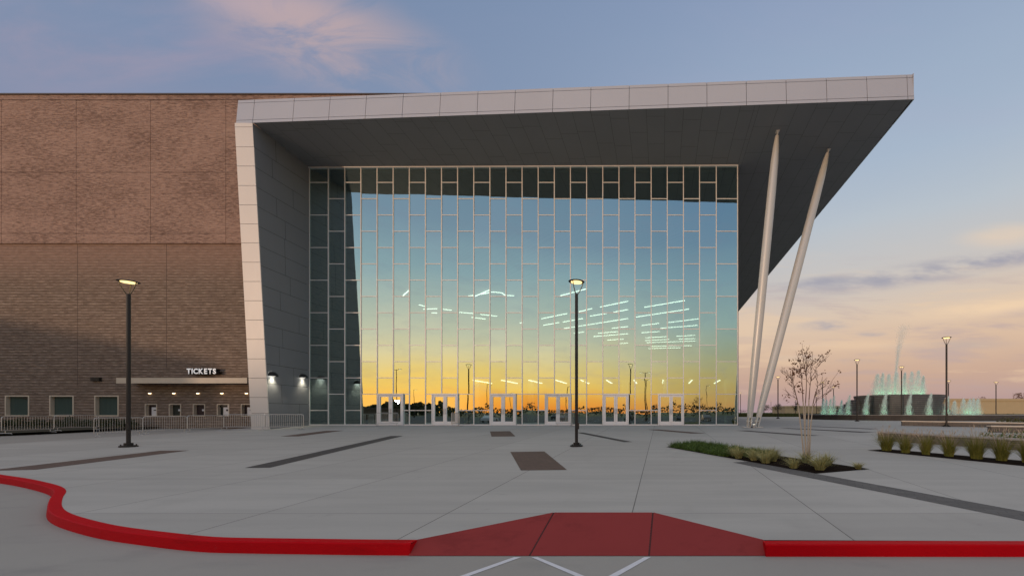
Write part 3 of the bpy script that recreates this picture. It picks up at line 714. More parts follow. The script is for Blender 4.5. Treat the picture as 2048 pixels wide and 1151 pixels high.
# ------------------------------------------------------------------ the arena
B0 = Vector((0, D, 0))
arena = empty('arena', B0, 'large brown brick arena, glazed entrance under a silver-edged canopy on two slanting struts', 'building')
WY = 30.5                                   # brick front
LEFT = -62.0
zt = fz(191, WY)
xj = [fx(p, WY) for p in (-290, -141, 8, 157, 305, 455)]
xlow = [fx(p, WY) for p in (-200, -22, 155, 333)]
def holed_wall(mb, x0, x1, z0, z1, holes, y, depth):
    """front face with rectangular holes and their reveals"""
    xs = sorted({x0, x1, *[h[0] for h in holes], *[h[1] for h in holes]}); zs = sorted({z0, z1, *[h[2] for h in holes], *[h[3] for h in holes]})
    xs = [x for x in xs if x0-1e-6 <= x <= x1+1e-6]; zs = [z for z in zs if z0-1e-6 <= z <= z1+1e-6]
    op = lambda cx, cz: any(h[0] < cx < h[1] and h[2] < cz < h[3] for h in holes)
    for i in range(len(xs)-1):
        for j in range(len(zs)-1):
            cx, cz = (xs[i]+xs[i+1])/2, (zs[j]+zs[j+1])/2
            if op(cx, cz): continue
            mb.quad((xs[i],y,zs[j]), (xs[i+1],y,zs[j]), (xs[i+1],y,zs[j+1]), (xs[i],y,zs[j+1]))
    for (a, b, c, d) in holes:
        mb.quad((a,y,c), (a,y+depth,c), (a,y+depth,d), (a,y,d)); mb.quad((b,y,d), (b,y+depth,d), (b,y+depth,c), (b,y,c))
        mb.quad((a,y,d), (a,y+depth,d), (b,y+depth,d), (b,y,d)); mb.quad((b,y,c), (b,y+depth,c), (a,y+depth,c), (a,y,c))
z_led = fz(487.5, WY); RXE = fx(535, WY)
wins = [(fx(a, WY), fx(b, WY), fz(832, WY), fz(790, WY)) for a, b in ((10,59),(99,148),(189,238))]
tix = [(fx(a, WY), fx(b, WY), fz(832, WY), fz(807, WY)) for a, b in ((290,314.5),(338,362.5),(386,410.5),(434,459),(482,507))]
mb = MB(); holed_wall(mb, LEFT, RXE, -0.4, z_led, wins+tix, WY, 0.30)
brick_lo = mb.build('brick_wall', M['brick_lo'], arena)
mb = MB()
g = 0.013
zz = [z_led, fz(468, WY), fz(346.5, WY), zt-0.42]
def upper_cells():
    edges = [LEFT] + xj + [fx(1010, WY)]
    for k in range(len(zz)-1):
        for i in range(len(edges)-1):
            a, b = edges[i]+g, edges[i+1]-g; c, d = zz[k]+(g if k else 0), zz[k+1]-g
            if i == len(edges)-2 and k < 2: b = RXE
            if i == len(edges)-2 and k == 2:           # stops behind the canopy: only the part over its roof goes on
                mb.box(a, RXE, WY-0.12, WY+0.3, c, 20.6, 0); mb.box(a, b, WY-0.12, WY+0.3, 20.63, d, 0); continue
            mb.box(a, b, WY-0.12, WY+0.3, c, d, 0)
    mb.box(LEFT, edges[-1], WY-0.13, WY+0.3, zt-0.40, zt-0.06, 0)
upper_cells()
mb.build('upper_brick_wall', M['brick_hi'], arena)
mb = MB(); mb.box(LEFT, fx(1010, WY), WY-0.20, WY+0.5, zt-0.055, zt+0.03); mb.build('coping', M['coping'], arena)
mb = MB(); mb.box(LEFT, RXE, WY+0.31, WY+0.5, z_led, 20.55); mb.box(LEFT, fx(1010, WY), WY+0.31, WY+0.5, 20.63, zt-0.06); mb.build('joint_backing', M['joint'], arena)
for x in xlow:
    mb = MB(); mb.box(x-0.016, x+0.016, WY-0.003, WY+0.02, 4.2 if x > -40 else 2.9, z_led-0.02)
    mb.build('movement_joint', M['joint'], arena)
def rect_frame(mb, x0, x1, z0, z1, y0, y1, w, mi=0):
    mb.box(x0, x1, y0, y1, z0, z0+w, mi); mb.box(x0, x1, y0, y1, z1-w, z1, mi); mb.box(x0, x0+w, y0, y1, z0+w, z1-w, mi); mb.box(x1-w, x1, y0, y1, z0+w, z1-w, mi)
for i, (a, b, c, d) in enumerate(wins):
    mb = MB(); rect_frame(mb, a+0.004, b-0.004, c+0.004, d-0.004, WY-0.02, WY+0.22, 0.085)
    w = mb.build('window', M['cream'], arena)
    mb = MB(); mb.quad((a+0.08,WY+0.19,c+0.08), (b-0.08,WY+0.19,c+0.08), (b-0.08,WY+0.19,d-0.08), (a+0.08,WY+0.19,d-0.08)); mb.build('pane', M['win'], w)
    if i == 0:
        mb = MB(); mb.box(b-0.62, b-0.09, WY+0.10, WY+0.18, d-0.24, d-0.09); mb.build('blind_box', M['black'], w)
for i, (a, b, c, d) in enumerate(tix):
    mb = MB(); rect_frame(mb, a+0.004, b-0.004, c+0.004, d-0.004, WY-0.02, WY+0.24, 0.055)
    w = mb.build('ticket_window', M['cream'], arena)
    mb = MB(); mb.quad((a+0.05,WY+0.20,c+0.05), (b-0.05,WY+0.20,c+0.05), (b-0.05,WY+0.20,d-0.05), (a+0.05,WY+0.20,d-0.05)); mb.build('pane', M['green_dark'] if i in (1,3) else M['maroon'], w)
    mb = MB()
    if i in (0, 3, 4):
        top = d-0.06 if i == 3 else d-0.24
        mb.box(a+0.30, b-0.056, WY+0.15, WY+0.19, c+0.056, top); mb.build('notice', M['notice'], w)
        mb = MB()
        if i == 3: mb.box(a+0.06, b-0.30, WY+0.14, WY+0.18, d-0.24, d-0.07); mb.build('dark_blind', M['black'], w); mb = MB()
    cxm, czm = (a+b)/2+0.13, (c+d)/2+0.0
    if i == 0: mb.box(cxm-0.10, cxm+0.12, WY+0.12, WY+0.145, czm-0.03, czm+0.03); mb.build('speak_slot', M['black'], w)
    else:
        vs = [(cxm+0.075*math.cos(t*math.pi/7), WY+0.135, czm+0.075*math.sin(t*math.pi/7)) for t in range(14)]
        mb.poly(vs); mb.poly([(x, y+0.01, z) for x, y, z in vs][::-1]); mb.build('speak_hole', M['black'] if i in (3,4) else M['notice'], w)
# awning over the ticket windows
AY = WY-1.05
ax0, ax1 = fx(235, AY), fx(497, AY); az0, az1 = fz(766, AY), fz(755, AY)
mb = MB(); mb.box(ax0, ax1, AY, WY-0.004, az0+0.05, az1-0.03)
aw = mb.build('awning', M['coping'], arena)
mb = MB(); mb.box(ax0-0.03, ax1-0.05, AY-0.05, AY-0.003, az0, az1); mb.build('awning_fascia', M['cream'], aw)
mb = MB(); mb.box(ax1-0.045, ax1+0.62, AY-0.02, AY+0.5, az0-0.02, az1+0.03); mb.build('awning_end_box', M['black'], aw)
for px in (301,349,397,445,494):
    x = fx(px, WY); z = fz(786, WY)
    pass
# plain roofs and flanks, so that the building is whole from the side
mb = MB(); mb.box(LEFT, -27.0, WY+0.51, 100, -0.3, zt-0.3); mb.box(-27.0, 5.6, 46, 100, 20.7, zt-0.3); mb.build('rear_block', M['brick_hi'], arena)

# ---- canopy and fin
HB, HT = 19.80, 21.40                       # canopy edge, bottom and top
fY = lambda X: 27.65 + (X+26.58)*(25.57-27.65)/(15.25+26.58)
A0 = Vector((-26.58, fY(-26.58), HB)); B1 = Vector((15.25, 25.57, HB)); Cc = Vector((14.3, 92, HB))
GL, GR, GTL, GTR = -26.53, 5.775, fz(336.5, D), fz(332.5, D)
fasc = MB()
jpx = [505, 585, 657, 730, 804, 879, 954, 1029, 1105, 1181, 1258, 1336, 1414, 1493, 1573, 1654, 1735, 1816, 1829]
def fX(px):                                  # where the sight line at px meets the canopy edge line
    s = (25.57-27.65)/(15.25+26.58); k = (px-CX)/F
    return k*(27.65+26.58*s)/(1-k*s)
jx = [-27.72] + [fX(p) for p in jpx]
n_out = Vector((0.0497, 1, 0)).normalized()  # into the building
def fpt(X, z, inw=0.0):
    t = (z-HB)/(HT-HB); return Vector((X, fY(X), z)) + n_out*(0.14*t+inw)
zs_ = [HB, HB+0.20, HT-0.20, HT]
for i in range(len(jx)-1):
    for k in range(3):
        a, b = jx[i]+0.014, jx[i+1]-0.014; c, d = zs_[k]+(0.012 if k else 0), zs_[k+1]-(0.012 if k < 2 else 0)
        fasc.hexa([fpt(a,c), fpt(b,c), fpt(b,c,0.05), fpt(a,c,0.05), fpt(a,d), fpt(b,d), fpt(b,d,0.05), fpt(a,d,0.05)])
# the long side edge, panels as well
sd_ = (Cc-B1).normalized()
for i in range(28):
    p, q = B1+sd_*(i*2.35+0.02), B1+sd_*(i*2.35+2.32)
    for k in range(3):
        c, d = zs_[k]+(0.012 if k else 0), zs_[k+1]-(0.012 if k < 2 else 0); iw = Vector((-0.05,0,0))
        if i == 0: p = B1 + sd_*0.06
        fasc.hexa([(p.x-0.05,p.y,c), (p.x,p.y,c), (q.x,q.y,c), (q.x-0.05,q.y,c), (p.x-0.05,p.y,d), (p.x,p.y,d), (q.x,q.y,d), (q.x-0.05,q.y,d)])
canopy = MB()
e = 0.055; zb_ = HB+0.035
canopy.poly([fpt(-27.7,HB+0.04,e), fpt(15.18,HB+0.04,e), fpt(15.18,HT-0.02,e), fpt(-27.7,HT-0.02,e)])
canopy.poly([(15.19,25.7,HB+0.04), (14.24,92,HB+0.04), (14.24,92,HT-0.02), (15.19,25.7,HT-0.02)])
cano = canopy.build('canopy', M['backing'], arena)
fo = fasc.build('fascia', M['silver'], cano)
mb = MB(); mb.poly([fpt(-27.7,HT-0.04,0.1), fpt(15.15,HT-0.04,0.1), (14.2,92,HT-0.04), (5,92,HT-0.04), (5,46,HT-0.04), (-27.7,46,HT-0.04)]); mb.build('canopy_roof', M['roof'], cano)
# soffit: charcoal boards with open joints running to the building
def sof_z(x, y):
    # front part falls a little from the edge to the glass head; the side part is level with a slight fall to the wall
    u = (y-fY(x))/(D-fY(x)); zg = GTL + (GTR-GTL)*(x-GL)/(GR-GL) + 0.04
    zf = HB + (zg-HB)*min(max(u, 0), 1)
    zs = HB + (19.55-HB)*min(max((14.8-x)/(14.8-GR), 0), 1)
    if x <= GR: return zf
    t = min((x-GR)/3.0, 1); zw = HB+(zs-HB)*min(max(u, 0), 1); return zf*(1-t)+zw*t if y < D else zs*t + (zg*(1-t))
def soffit():
    mb = MB(); rng = random.Random(5); W = 1.165
    x = -26.55
    cols = []
    while x < 15.0:
        x1 = min(x+W, 15.12); cols.append((x, x1)); x = x1
    for (a, b) in cols:
        y0 = fY((a+b)/2)+0.02; yend = D+0.01 if b <= GR+0.02 else 90
        ys = [y0]; y = y0 - rng.uniform(0.2, 2.4)
        while y < yend:
            y += 2.6
            if y > y0+0.25 and y < yend-0.15: ys.append(y)
        ys.append(yend)
        spl = [(a, b)]
        if a < GR-0.02 and b > GR+0.02: spl = [(a, GR), (GR, b)]
        for (p, q) in spl:
            if q <= GR+0.001: yy = [v for v in ys if v < D]+[D+0.01]
            else:
                yy = ys
                if yy[-1] < 80:
                    v = yy[-1]; yy = yy[:-1]
                    while v < 90: yy.append(v); v += 2.6
            gg = 0.007
            for k in range(len(yy)-1):
                c, d = yy[k]+gg, yy[k+1]-gg
                xe = lambda xx, yv: min(xx, 15.20-(yv-25.57)*(0.95/66.43)-0.03)
                c0, c1 = (c, c)
                if k == 0: c0, c1 = fY(p)+0.02, fY(min(q, 15.2))+0.02
                P = [(xe(p+gg,c0), c0), (xe(q-gg,c1), c1), (xe(q-gg,d), d), (xe(p+gg,d), d)]
                if P[1][0]-P[0][0] < 0.05: continue
                mb.poly([(u, v, sof_z(u, v)) for u, v in P][::-1])
                nn = len(mb.v)
    return mb
sm = soffit().build('soffit', M['soffit'], cano)
mb = MB()
N = 24
for i in range(N):
    x0 = -26.6+(15.1+26.6)*i/N; x1 = -26.6+(15.1+26.6)*(i+1)/N
    segs = [(fY(x0)+0.06, fY(x1)+0.06, D, D)] + ([(D, D, 90, 90)] if x1 > GR+0.2 else [])
    for (c0, c1, d0, d1) in segs:
        P = [(x0,c0), (x1,c1), (x1,d1), (x0,d0)]; P = [(min(u, 15.1-(v-25.57)*0.0143), v) for u, v in P]
        mb.poly([(u, v, sof_z(u, v)+0.05) for u, v in P][::-1])
mb.build('soffit_backing', M['backing'], cano)
# fin
fin_in = lambda z: -25.50 + (-26.58+25.50)*(z-0.0)/(HB)          # inner front edge leans
fin_out = lambda z: fin_in(z)-1.16
FY = 27.65
fz0 = -0.3
finp = MB(); jz = [fz(p, FY) for p in (254,293.5,332,371,409.5,447.6,485.5,524,562.5,601,639.5,678,717,755.5,794,826)]
jz = sorted(jz + [HB]); jz = [fz0]+[z for z in jz if z > 0.2]
for i in range(len(jz)-1):
    c, d = jz[i]+0.012, jz[i+1]-0.012
    if d-c < 0.1: continue
    finp.hexa([(fin_out(c),FY,c), (fin_in(c),FY,c), (fin_in(c),FY+0.05,c), (fin_out(c),FY+0.05,c), (fin_out(d),FY,d), (fin_in(d),FY,d), (fin_in(d),FY+0.05,d), (fin_out(d),FY+0.05,d)])
fb = MB(); fb.hexa([(fin_out(fz0)+0.02,FY+0.055,fz0), (fin_in(fz0)-0.3,FY+0.055,fz0), (GL-0.35,D,fz0), (fin_out(fz0)+0.02,D,fz0), (fin_out(HB)+0.02,FY+0.055,HB-0.01), (fin_in(HB)-0.3,FY+0.055,HB-0.01), (GL-0.35,D,HB-0.01), (fin_out(HB)+0.02,D,HB-0.01)])
fin = fb.build('side_fin', M['backing'], arena)
finp.build('front_panels', M['fin_panel'], fin)
inn = MB(); rng = random.Random(8)
def ipt(t, z): return Vector((fin_in(z)+(GL-fin_in(z))*t, FY+0.0+(D-FY)*t, z))
zr = [fz0]+[0.3+1.28*k for k in range(15)]+[HB-0.02]
for i in range(len(zr)-1):
    c, d = zr[i]+0.010, min(zr[i+1], HB-0.02)-0.010
    cuts = [0]; v = rng.uniform(0.25, 0.75); cuts += [v, 1]
    for k in range(len(cuts)-1):
        t0, t1 = cuts[k]+(0.0022 if k else 0), cuts[k+1]-(0.0022 if k == 0 else 0)
        inn.quad(ipt(t0,c), ipt(t1,c), ipt(t1,d), ipt(t0,d))
inn.build('inner_panels', M['charcoal'], fin)
# ---- glass front
colx = [619,657,690,722.3,754.6,786.8,819,851.2,883.4,915.5,947.8,980,1012.2,1044.4,1076.6,1108.8,1141,1173.3,1205.6,1238,1270,1302.3,1334.5,1366.8,1399,1432.5,1475]
X = [fx(p, D) for p in colx]
doors = [(fx(a, D), fx(b, D)) for a, b in ((756.5,808),(865,917),(981,1032.5),(1090.5,1142.5),(1206,1257.5),(1316,1368))]
ZH = fz(787.5, D)
glass = MB(); mul = MB(); rng = random.Random(17)
def pane(x0, x1, z0, z1, y=D+0.0):
    tx, tz = rng.gauss(0, 0.0016), rng.gauss(0, 0.0020)        # each pane sits a hair out of true
    hx, hz = (x1-x0)/2, (z1-z0)/2
    glass.quad((x0, y-tx*hx-tz*hz, z0), (x1, y+tx*hx-tz*hz, z0), (x1, y+tx*hx+tz*hz, z1), (x0, y-tx*hx+tz*hz, z1))
MW = 0.062
def hbar(x0, x1, z, w=0.055): mul.box(x0+MW/2, x1-MW/2, D-0.030, D+0.10, z-w/2, z+w/2)
def top_z(x): return GTL + (GTR-GTL)*(x-GL)/(GR-GL)
for i in range(26):
    x0, x1 = X[i], X[i+1]; ev = i % 2 == 0
    zs2 = [fz(y, D) for y in ((365,430,495,560,625,690,755,820) if ev else (397.5,462.5,527.5,592.5,657.5,722.5,787.5))]
    ov = [d for d in doors if d[0] < x1-0.05 and d[1] > x0+0.05]
    zbot = 0.05
    if ov:
        if ev: zs2 = zs2[:-1]
        if ZH not in zs2: zs2 = [z for z in zs2 if abs(z-ZH) > 0.05]+[ZH]
        zbot = ZH
    edges = [top_z((x0+x1)/2)-0.03]+sorted(zs2, reverse=True)
    if not ov: edges = edges+[zbot]
    for k in range(len(edges)-1): pane(x0, x1, edges[k+1], edges[k])
    for z in zs2: hbar(x0, x1, z)
# verticals
for i, x in enumerate(X):
    ind = any(d[0]+0.03 < x < d[1]-0.03 for d in doors); z0 = ZH if ind else 0.0
    mul.box(x-MW/2, x+MW/2, D-0.038, D+0.115, z0, top_z(x)-0.02)
mul.hexa([(X[0]-0.04,D-0.125,GTL-0.02),(X[-1]+0.04,D-0.125,GTR-0.02),(X[-1]+0.04,D+0.125,GTR-0.02),(X[0]-0.04,D+0.125,GTL-0.02),(X[0]-0.04,D-0.125,GTL+0.07),(X[-1]+0.04,D-0.125,GTR+0.07),(X[-1]+0.04,D+0.125,GTR+0.07),(X[0]-0.04,D+0.125,GTL+0.07)])
# ground row beside the doors
brk = sorted(set(X) | {d[0] for d in doors} | {d[1] for d in doors})
for a, b in zip(brk[:-1], brk[1:]):
    mid = (a+b)/2
    if any(d[0] < mid < d[1] for d in doors): continue
    col = max(k for k in range(26) if X[k] <= mid)
    if not any(d[0] < X[col+1]-0.05 and d[1] > X[col]+0.05 for d in doors): 
        mul.box(a+MW/2, b-MW/2, D-0.09, D+0.09, 0.0, 0.09); continue
    zt2 = fz(820, D)
    if b-a > 0.12:
        pane(a, b, 0.05, zt2); pane(a, b, zt2, ZH)
        mul.box(a+MW/2, b-MW/2, D-0.09, D+0.09, zt2-0.032, zt2+0.032)
        mul.box(a+MW/2, b-MW/2, D-0.09, D+0.09, 0.0, 0.09)
gw = glass.build('glass_wall', M['glass'], arena)
mul.build('mullions', M['mullion'], gw)
for (a, b) in doors:
    mb = MB(); y0, y1 = D-0.14, D+0.10
    mb.box(a, a+0.075, y0, y1, 0, ZH+0.04); mb.box(b-0.075, b, y0, y1, 0, ZH+0.04); mb.box(a+0.075, b-0.075, y0, y1, ZH-0.07, ZH+0.04)
    dr = mb.build('entrance_door', M['white_alu'], arena)
    m_ = (a+b)/2
    for (p, q, hs) in ((a+0.085, m_-0.006, 1), (m_+0.006, b-0.085, -1)):
        lf = MB(); zt3 = ZH-0.08; yl0, yl1 = D-0.10, D+0.02
        lf.box(p, p+0.125, yl0, yl1, 0.012, zt3); lf.box(q-0.125, q, yl0, yl1, 0.012, zt3); lf.box(p+0.125, q-0.125, yl0, yl1, 0.012, 0.30); lf.box(p+0.125, q-0.125, yl0, yl1, zt3-0.13, zt3)
        lf.build('door_leaf', M['white_alu'], dr)
        lf = MB(); lf.quad((p+0.12,D-0.04,0.29), (q-0.12,D-0.04,0.29), (q-0.12,D-0.04,zt3-0.12), (p+0.12,D-0.04,zt3-0.12)); lf.build('door_glass', M['glass'], dr)
        hd = MB(); hx = q-0.06 if hs > 0 else p+0.06
        hd.tube([(hx,yl0-0.06,0.85),(hx,yl0-0.06,1.25)], 0.016, 8); hd.bar((hx,yl0-0.06,0.9),(hx,yl0,0.9),0.02,0.02); hd.bar((hx,yl0-0.06,1.2),(hx,yl0,1.2),0.02,0.02)
        hd.build('door_handle', M['galv'], dr)
# right flank wall of the lobby, interior
mb = MB(); mb.box(GR-0.02, GR+0.10, D+0.14, 46, 0, 19.5); mb.build('flank_wall', M['charcoal'], arena)
mb = MB(); mb.box(GR-0.02, GR+0.10, 46, 92, 0, 19.5); mb.build('flank_wall', M['charcoal'], arena)
mb = MB(); mb.quad((-30,D+0.15,0.01),(GR,D+0.15,0.01),(GR,92,0.01),(-30,92,0.01)); mb.build('lobby_floor', M['int_floor'], arena)
mb = MB(); mb.box(-30, GR-0.05, 84, 84.3, 0, 19.4); mb.box(-30, -27.2, D+0.2, 84, 0, 19.4); mb.build('lobby_wall', M['int_dark'], arena)
mb = MB(); mb.box(-27, GR-0.1, 39, 84, 12.85, 13.1); mb.box(-27, GR-0.1, D+0.25, 39, 19.2, 19.35); mb.build('lobby_ceiling', M['int_dark'], arena)
mb = MB(); mb.box(-25, GR-0.3, 35.2, 42.5, 3.85, 4.25); mb.box(-25, GR-0.3, 42.5, 42.8, 0.02, 4.25); mb.build('mezzanine', M['int_dark'], arena)
for px in (1062,1165,1332,1455,952,1250):
    x = fx(px, 37.5); mb = MB(); mb.lathe([(0.28,0.02),(0.28,3.84)], 16, (x,37.5,0)); mb.build('lobby_column', M['pale_col'], arena, smooth=True)
# slanting struts
def strut(bp, tp, by, ty, rr):
    a = gp(*bp); a = Vector((fx(bp[0], by), by, gz(by))); b = Vector((fx(tp[0], ty), ty, 0)); b.z = sof_z(b.x, b.y)+0.03
    d = (b-a).normalized(); L = (b-a).length
    mb = MB(); sh = MB()
    ts = [0.035,0.06,0.10,0.2,0.4,0.6,0.8,0.90,0.95,0.985]; rs = [rr*0.60,rr*0.72,rr*0.82,rr*0.93,rr,rr,rr*0.95,rr*0.86,rr*0.66,rr*0.40]
    mb.tube([a+d*L*t for t in ts], rs, 20)
    o = mb.build('strut', M['strut'], arena); smooth_angle(o, 40)
    mb = MB(); s = 0.10
    for sx in (-0.10, 0.10):
        q = a+Vector((sx,0,0)); mb.bar(q+Vector((0,0,-0.02)), q+d*L*0.055, 0.045, 0.42, (0,1,0))
    mb.box(a.x-0.42, a.x+0.42, a.y-0.35, a.y+0.35, a.z+0.006, a.z+0.05)
    q = a+d*L*0.022; mb.tube([q+Vector((-0.2,0,0)), q+Vector((0.2,0,0))], 0.075, 12)
    mb.build('foot_bracket', M['strut'], o)
    mb = MB(); mb.bar(a+d*L*0.955, b, 0.05, 0.30, (0,1,0)); mb.box(b.x-0.12,b.x+0.12,b.y-0.16,b.y+0.16,b.z-0.06,b.z-0.025); mb.build('head_bracket', M['strut'], o)
    return a
SY = 29.6
fa = strut((1497.5,853), (1555,263), SY, 18.75*F/(824-263), 0.30)
fb_ = strut((1512,853), (1657,300), SY, 18.75*F/(824-300), 0.30)

# ------------------------------------------------------------------ fittings on the arena
# TICKETS sign: deep channel letters
def letters():
    y = WY-0.42; zc0, zc1 = fz(747.3, y), fz(736.3, y); x0, x1 = fx(373, y), fx(432, y)
    t = empty('ticket_sign', (x0, WY, zc0), 'white block letters spelling TICKETS with dark sides above the awning', 'sign')
    cu = []
    w = 0.0; adv = []
    for ch in 'TICKETS':
        c = bpy.data.curves.new('letter', 'FONT'); c.body = ch; c.size = 1; c.offset = 0.04; c.resolution_u = 4
        o = bpy.data.objects.new('letter', c); C.objects.link(o); cu.append(o)
    bpy.context.view_layer.update(); dg = bpy.context.evaluated_depsgraph_get()
    raw = []
    for o in cu:
        me = bpy.data.meshes.new_from_object(o.evaluated_get(dg)); raw.append(me)
    for o in cu: bpy.data.objects.remove(o)
    bx = [(min(v.co.x for v in m.vertices), max(v.co.x for v in m.vertices), min(v.co.y for v in m.vertices), max(v.co.y for v in m.vertices)) for m in raw]
    gap = 0.085; tot = sum(b[1]-b[0] for b in bx)+gap*6
    sx_ = (x1-x0)/tot; x = 0.0
    for m, b in zip(raw, bx):
        sz = (zc1-zc0)/(b[3]-b[2])
        bm = bmesh.new(); bm.from_mesh(m); bmesh.ops.remove_doubles(bm, verts=bm.verts, dist=1e-4)
        for v in bm.verts: v.co = Vector((x0+(x+v.co.x-b[0])*sx_, y, zc0+(v.co.y-b[2])*sz))
        for f in bm.faces: f.material_index = 0
        front = bm.faces[:]
        ex = bmesh.ops.extrude_face_region(bm, geom=front, use_keep_orig=True)
        vs = [g_ for g_ in ex['geom'] if isinstance(g_, bmesh.types.BMVert)]
        for v in vs: v.co.y += 0.30
        fs = set(front)
        for f in bm.faces:
            if f not in fs: f.material_index = 1
        bmesh.ops.recalc_face_normals(bm, faces=bm.faces)
        me = bpy.data.meshes.new('letter'); bm.to_mesh(me); bm.free(); me.materials.append(M['letter']); me.materials.append(M['letter_side'])
        o = bpy.data.objects.new('letter', me); C.objects.link(o); o.parent = t; o.location = -t.location
        bpy.data.meshes.remove(m)
        x += (b[1]-b[0])+gap
    mb = MB(); mb.bar((x0-0.02,y+0.36,zc0+0.10), (x1+0.02,y+0.36,zc0+0.10), 0.06, 0.06); 
    for xx in (x0+0.2, x1-0.2): mb.bar((xx,y+0.36,zc0+0.10), (xx,WY,zc0+0.10), 0.04, 0.04)
    mb.build('mounting_rail', M['letter_side'], t)
letters()
def spot(name, loc, direction, power, col, ang, blend=0.6, r=0.03):
    l = bpy.data.lights.new(name, 'SPOT'); l.energy = power; l.color = col; l.spot_size = rad(ang); l.spot_blend = blend; l.shadow_soft_size = r
    o = bpy.data.objects.new(name, l); C.objects.link(o); o.location = loc; o.rotation_euler = Vector(direction).to_track_quat('-Z', 'Y').to_euler(); return o
for k, px in enumerate((301,349,397,445,494)):
    x = fx(px, WY); z = fz(786, WY)
    t = empty('wall_downlight', (x, WY-0.004, z), ('small lit wall light over the ticket window with a black slot in its notice','small lit wall light over the dark greenish ticket window','small lit wall light over the maroon ticket window','orange wall light over the ticket window with the wide white notice','small wall light nearest the silver fin, over the cut-off ticket window')[k], 'wall light', 'small wall lights under the ticket awning')
    mb = MB(); mb.box(x-0.09, x+0.09, WY-0.07, WY-0.005, z+0.02, z+0.07); mb.build('housing', M['coping'], t)
    mb = MB(); mb.box(x-0.075, x+0.075, WY-0.078, WY-0.02, z-0.03, z+0.018); mb.build('lens', M['dot_emit'], t)
x, z = fx(195, WY), fz(758, WY)
mb = MB(); mb.box(x-0.32, x+0.32, WY-0.14, WY-0.004, z-0.13, z+0.13)
for k in range(5): mb.box(x-0.30, x+0.30, WY-0.165, WY-0.141, z-0.115+k*0.05, z-0.09+k*0.05)
tag(mb.build('wall_vent', M['black']), 'small black louvred vent on the brick wall above the windows', 'vent')
def wall_lamp(px, py, label):
    # on the fin's inner wall
    z = None
    for k in range(400):
        t = k/400; zz_ = fz(py, FY+(D-FY)*t); p = ipt(t, zz_)
        if CX+p.x*F/p.y >= px: break
    n = Vector((1, -(GL-fin_in(zz_))/(D-FY), 0)).normalized()
    e = empty('wall_lamp', p, label, 'wall lamp', 'black wall lamps on the dark inner wall of the fin')
    mb = MB(); u = Vector((-n.y, n.x, 0))
    for i in range(8):
        t0, t1 = math.pi*i/8, math.pi*(i+1)/8
        for (r0, h0, r1, h1) in ((0.36, 0.0, 0.33, 0.14), (0.33, 0.14, 0.20, 0.27), (0.20, 0.27, 0.0, 0.31)):
            q = lambda r, h, t: p + u*(r*math.cos(t)) + n*(r*math.sin(t)*1.0+0.004) + Vector((0,0,h))
            if r1 > 0: mb.quad(q(r0,h0,t0), q(r0,h0,t1), q(r1,h1,t1), q(r1,h1,t0))
            else: mb.tri(q(r0,h0,t0), q(r0,h0,t1), q(r1,h1,0))
    mb.build('hood', M['black'], e)
    mb = MB()
    vs = [p + u*(0.26*math.cos(math.pi*i/10)) + n*(0.26*math.sin(math.pi*i/10)+0.03) + Vector((0,0,0.03)) for i in range(11)]
    mb.poly(vs[::-1]); vs2 = [v+Vector((0,0,0.05)) for v in vs]; mb.poly(vs2); mb.build('lens', M['wall_emit'], e)
    spot('wall_lamp_light', p+n*0.24+Vector((0,0,-0.02)), (-n*0.36+Vector((0,0,-1))), 95, (1.0,0.9,0.66), 110, 0.9, 0.10)
wall_lamp(543, 752, 'black hooded wall lamp on the dark fin wall, nearer the silver edge')
wall_lamp(604, 755, 'black hooded wall lamp on the dark fin wall, nearer the glass')
# lamps inside the lobby, along the ceilings
def line_lamp(p, q, z, lab, grp, w=0.11):
    P = []
    for (x, y) in (p, q):
        Y = (z-EYE)*F/(CY-y); P.append(Vector((fx(x, Y), Y, z)))
    mb = MB(); mb.bar(P[0], P[1], w, 0.06); o = mb.build('linear_lamp', M['line_emit']); tag(o, lab, 'ceiling lamp', grp)
hi = [((1289,614),(1369.5,600.5)),((1272,633.6),(1378,617.5)),((1336.7,644.5),(1397.5,637)),((1321,656),(1395,650)),((1283,650.5),(1318,646)),((1283,665),(1320,662.5)),((1291,675),(1335,672.5)),((1290,680.5),(1338,678)),((1292,684.8),(1391,681.3)),((1297,696.5),(1361,694.8)),((1300,692),(1384,690.5)),((1353,672),(1390,670)),((1357,677.5),(1392,676.5)),
      ((1200,613.5),(1256,602)),((1227,624),(1256,618.5)),((1180,631.5),(1213,626.5)),((1128,656.5),(1256,636.5)),((1087,650),(1118,644.5)),((1126,643.5),(1166,636.5)),((1083,637),(1134,626.5)),((1158,623),(1184,616.5)),((1224,656),(1256,652.5)),((1196,666),(1236,662.5)),((1187,672.5),(1256,667)),((1215,679.5),(1247,677.5)),((1240,686.5),(1256,685.5)),((1148,666),(1168,663)),((1121,591),(1172,577.5)),
      ((937,591.5),(950,590)),((950,592),(979,579.5)),((962,588),(985,583.5)),((985,583.5),(1003,585)),((1003,585),(1010,590)),((1008,590),(1028,591)),((806,591),(819,579.5)),((838,609),(851,612.5)),((840,618),(874,617)),((860,625),(874,625.5)),((886,618),(903,620)),((918,624),(948,626.5)),((961,628),(981,630.5)),((943,634),(971,637.5)),((980,630),(994,632)),((1040,645.5),(1046,644))]
for i, (p, q) in enumerate(hi):
    line_lamp(p, q, 12.7, 'thin bright ceiling lamp seen through the glass front, one of the scattered high row', 'high linear lamps inside the lobby')
for i, px in enumerate((946,1003,1058,1112,1162,1213,1268,1326,1384,1440)):
    y0, y1 = 36.2, 40.2; x = fx(px, 36.2)
    mb = MB(); mb.bar((x,y0,3.72), (x,y1,3.72), 0.10, 0.06)
    tag(mb.build('linear_lamp', M['line_emit']), 'short ceiling lamp just above door height behind the glass front', 'ceiling lamp', 'low linear lamps over the entrance doors')
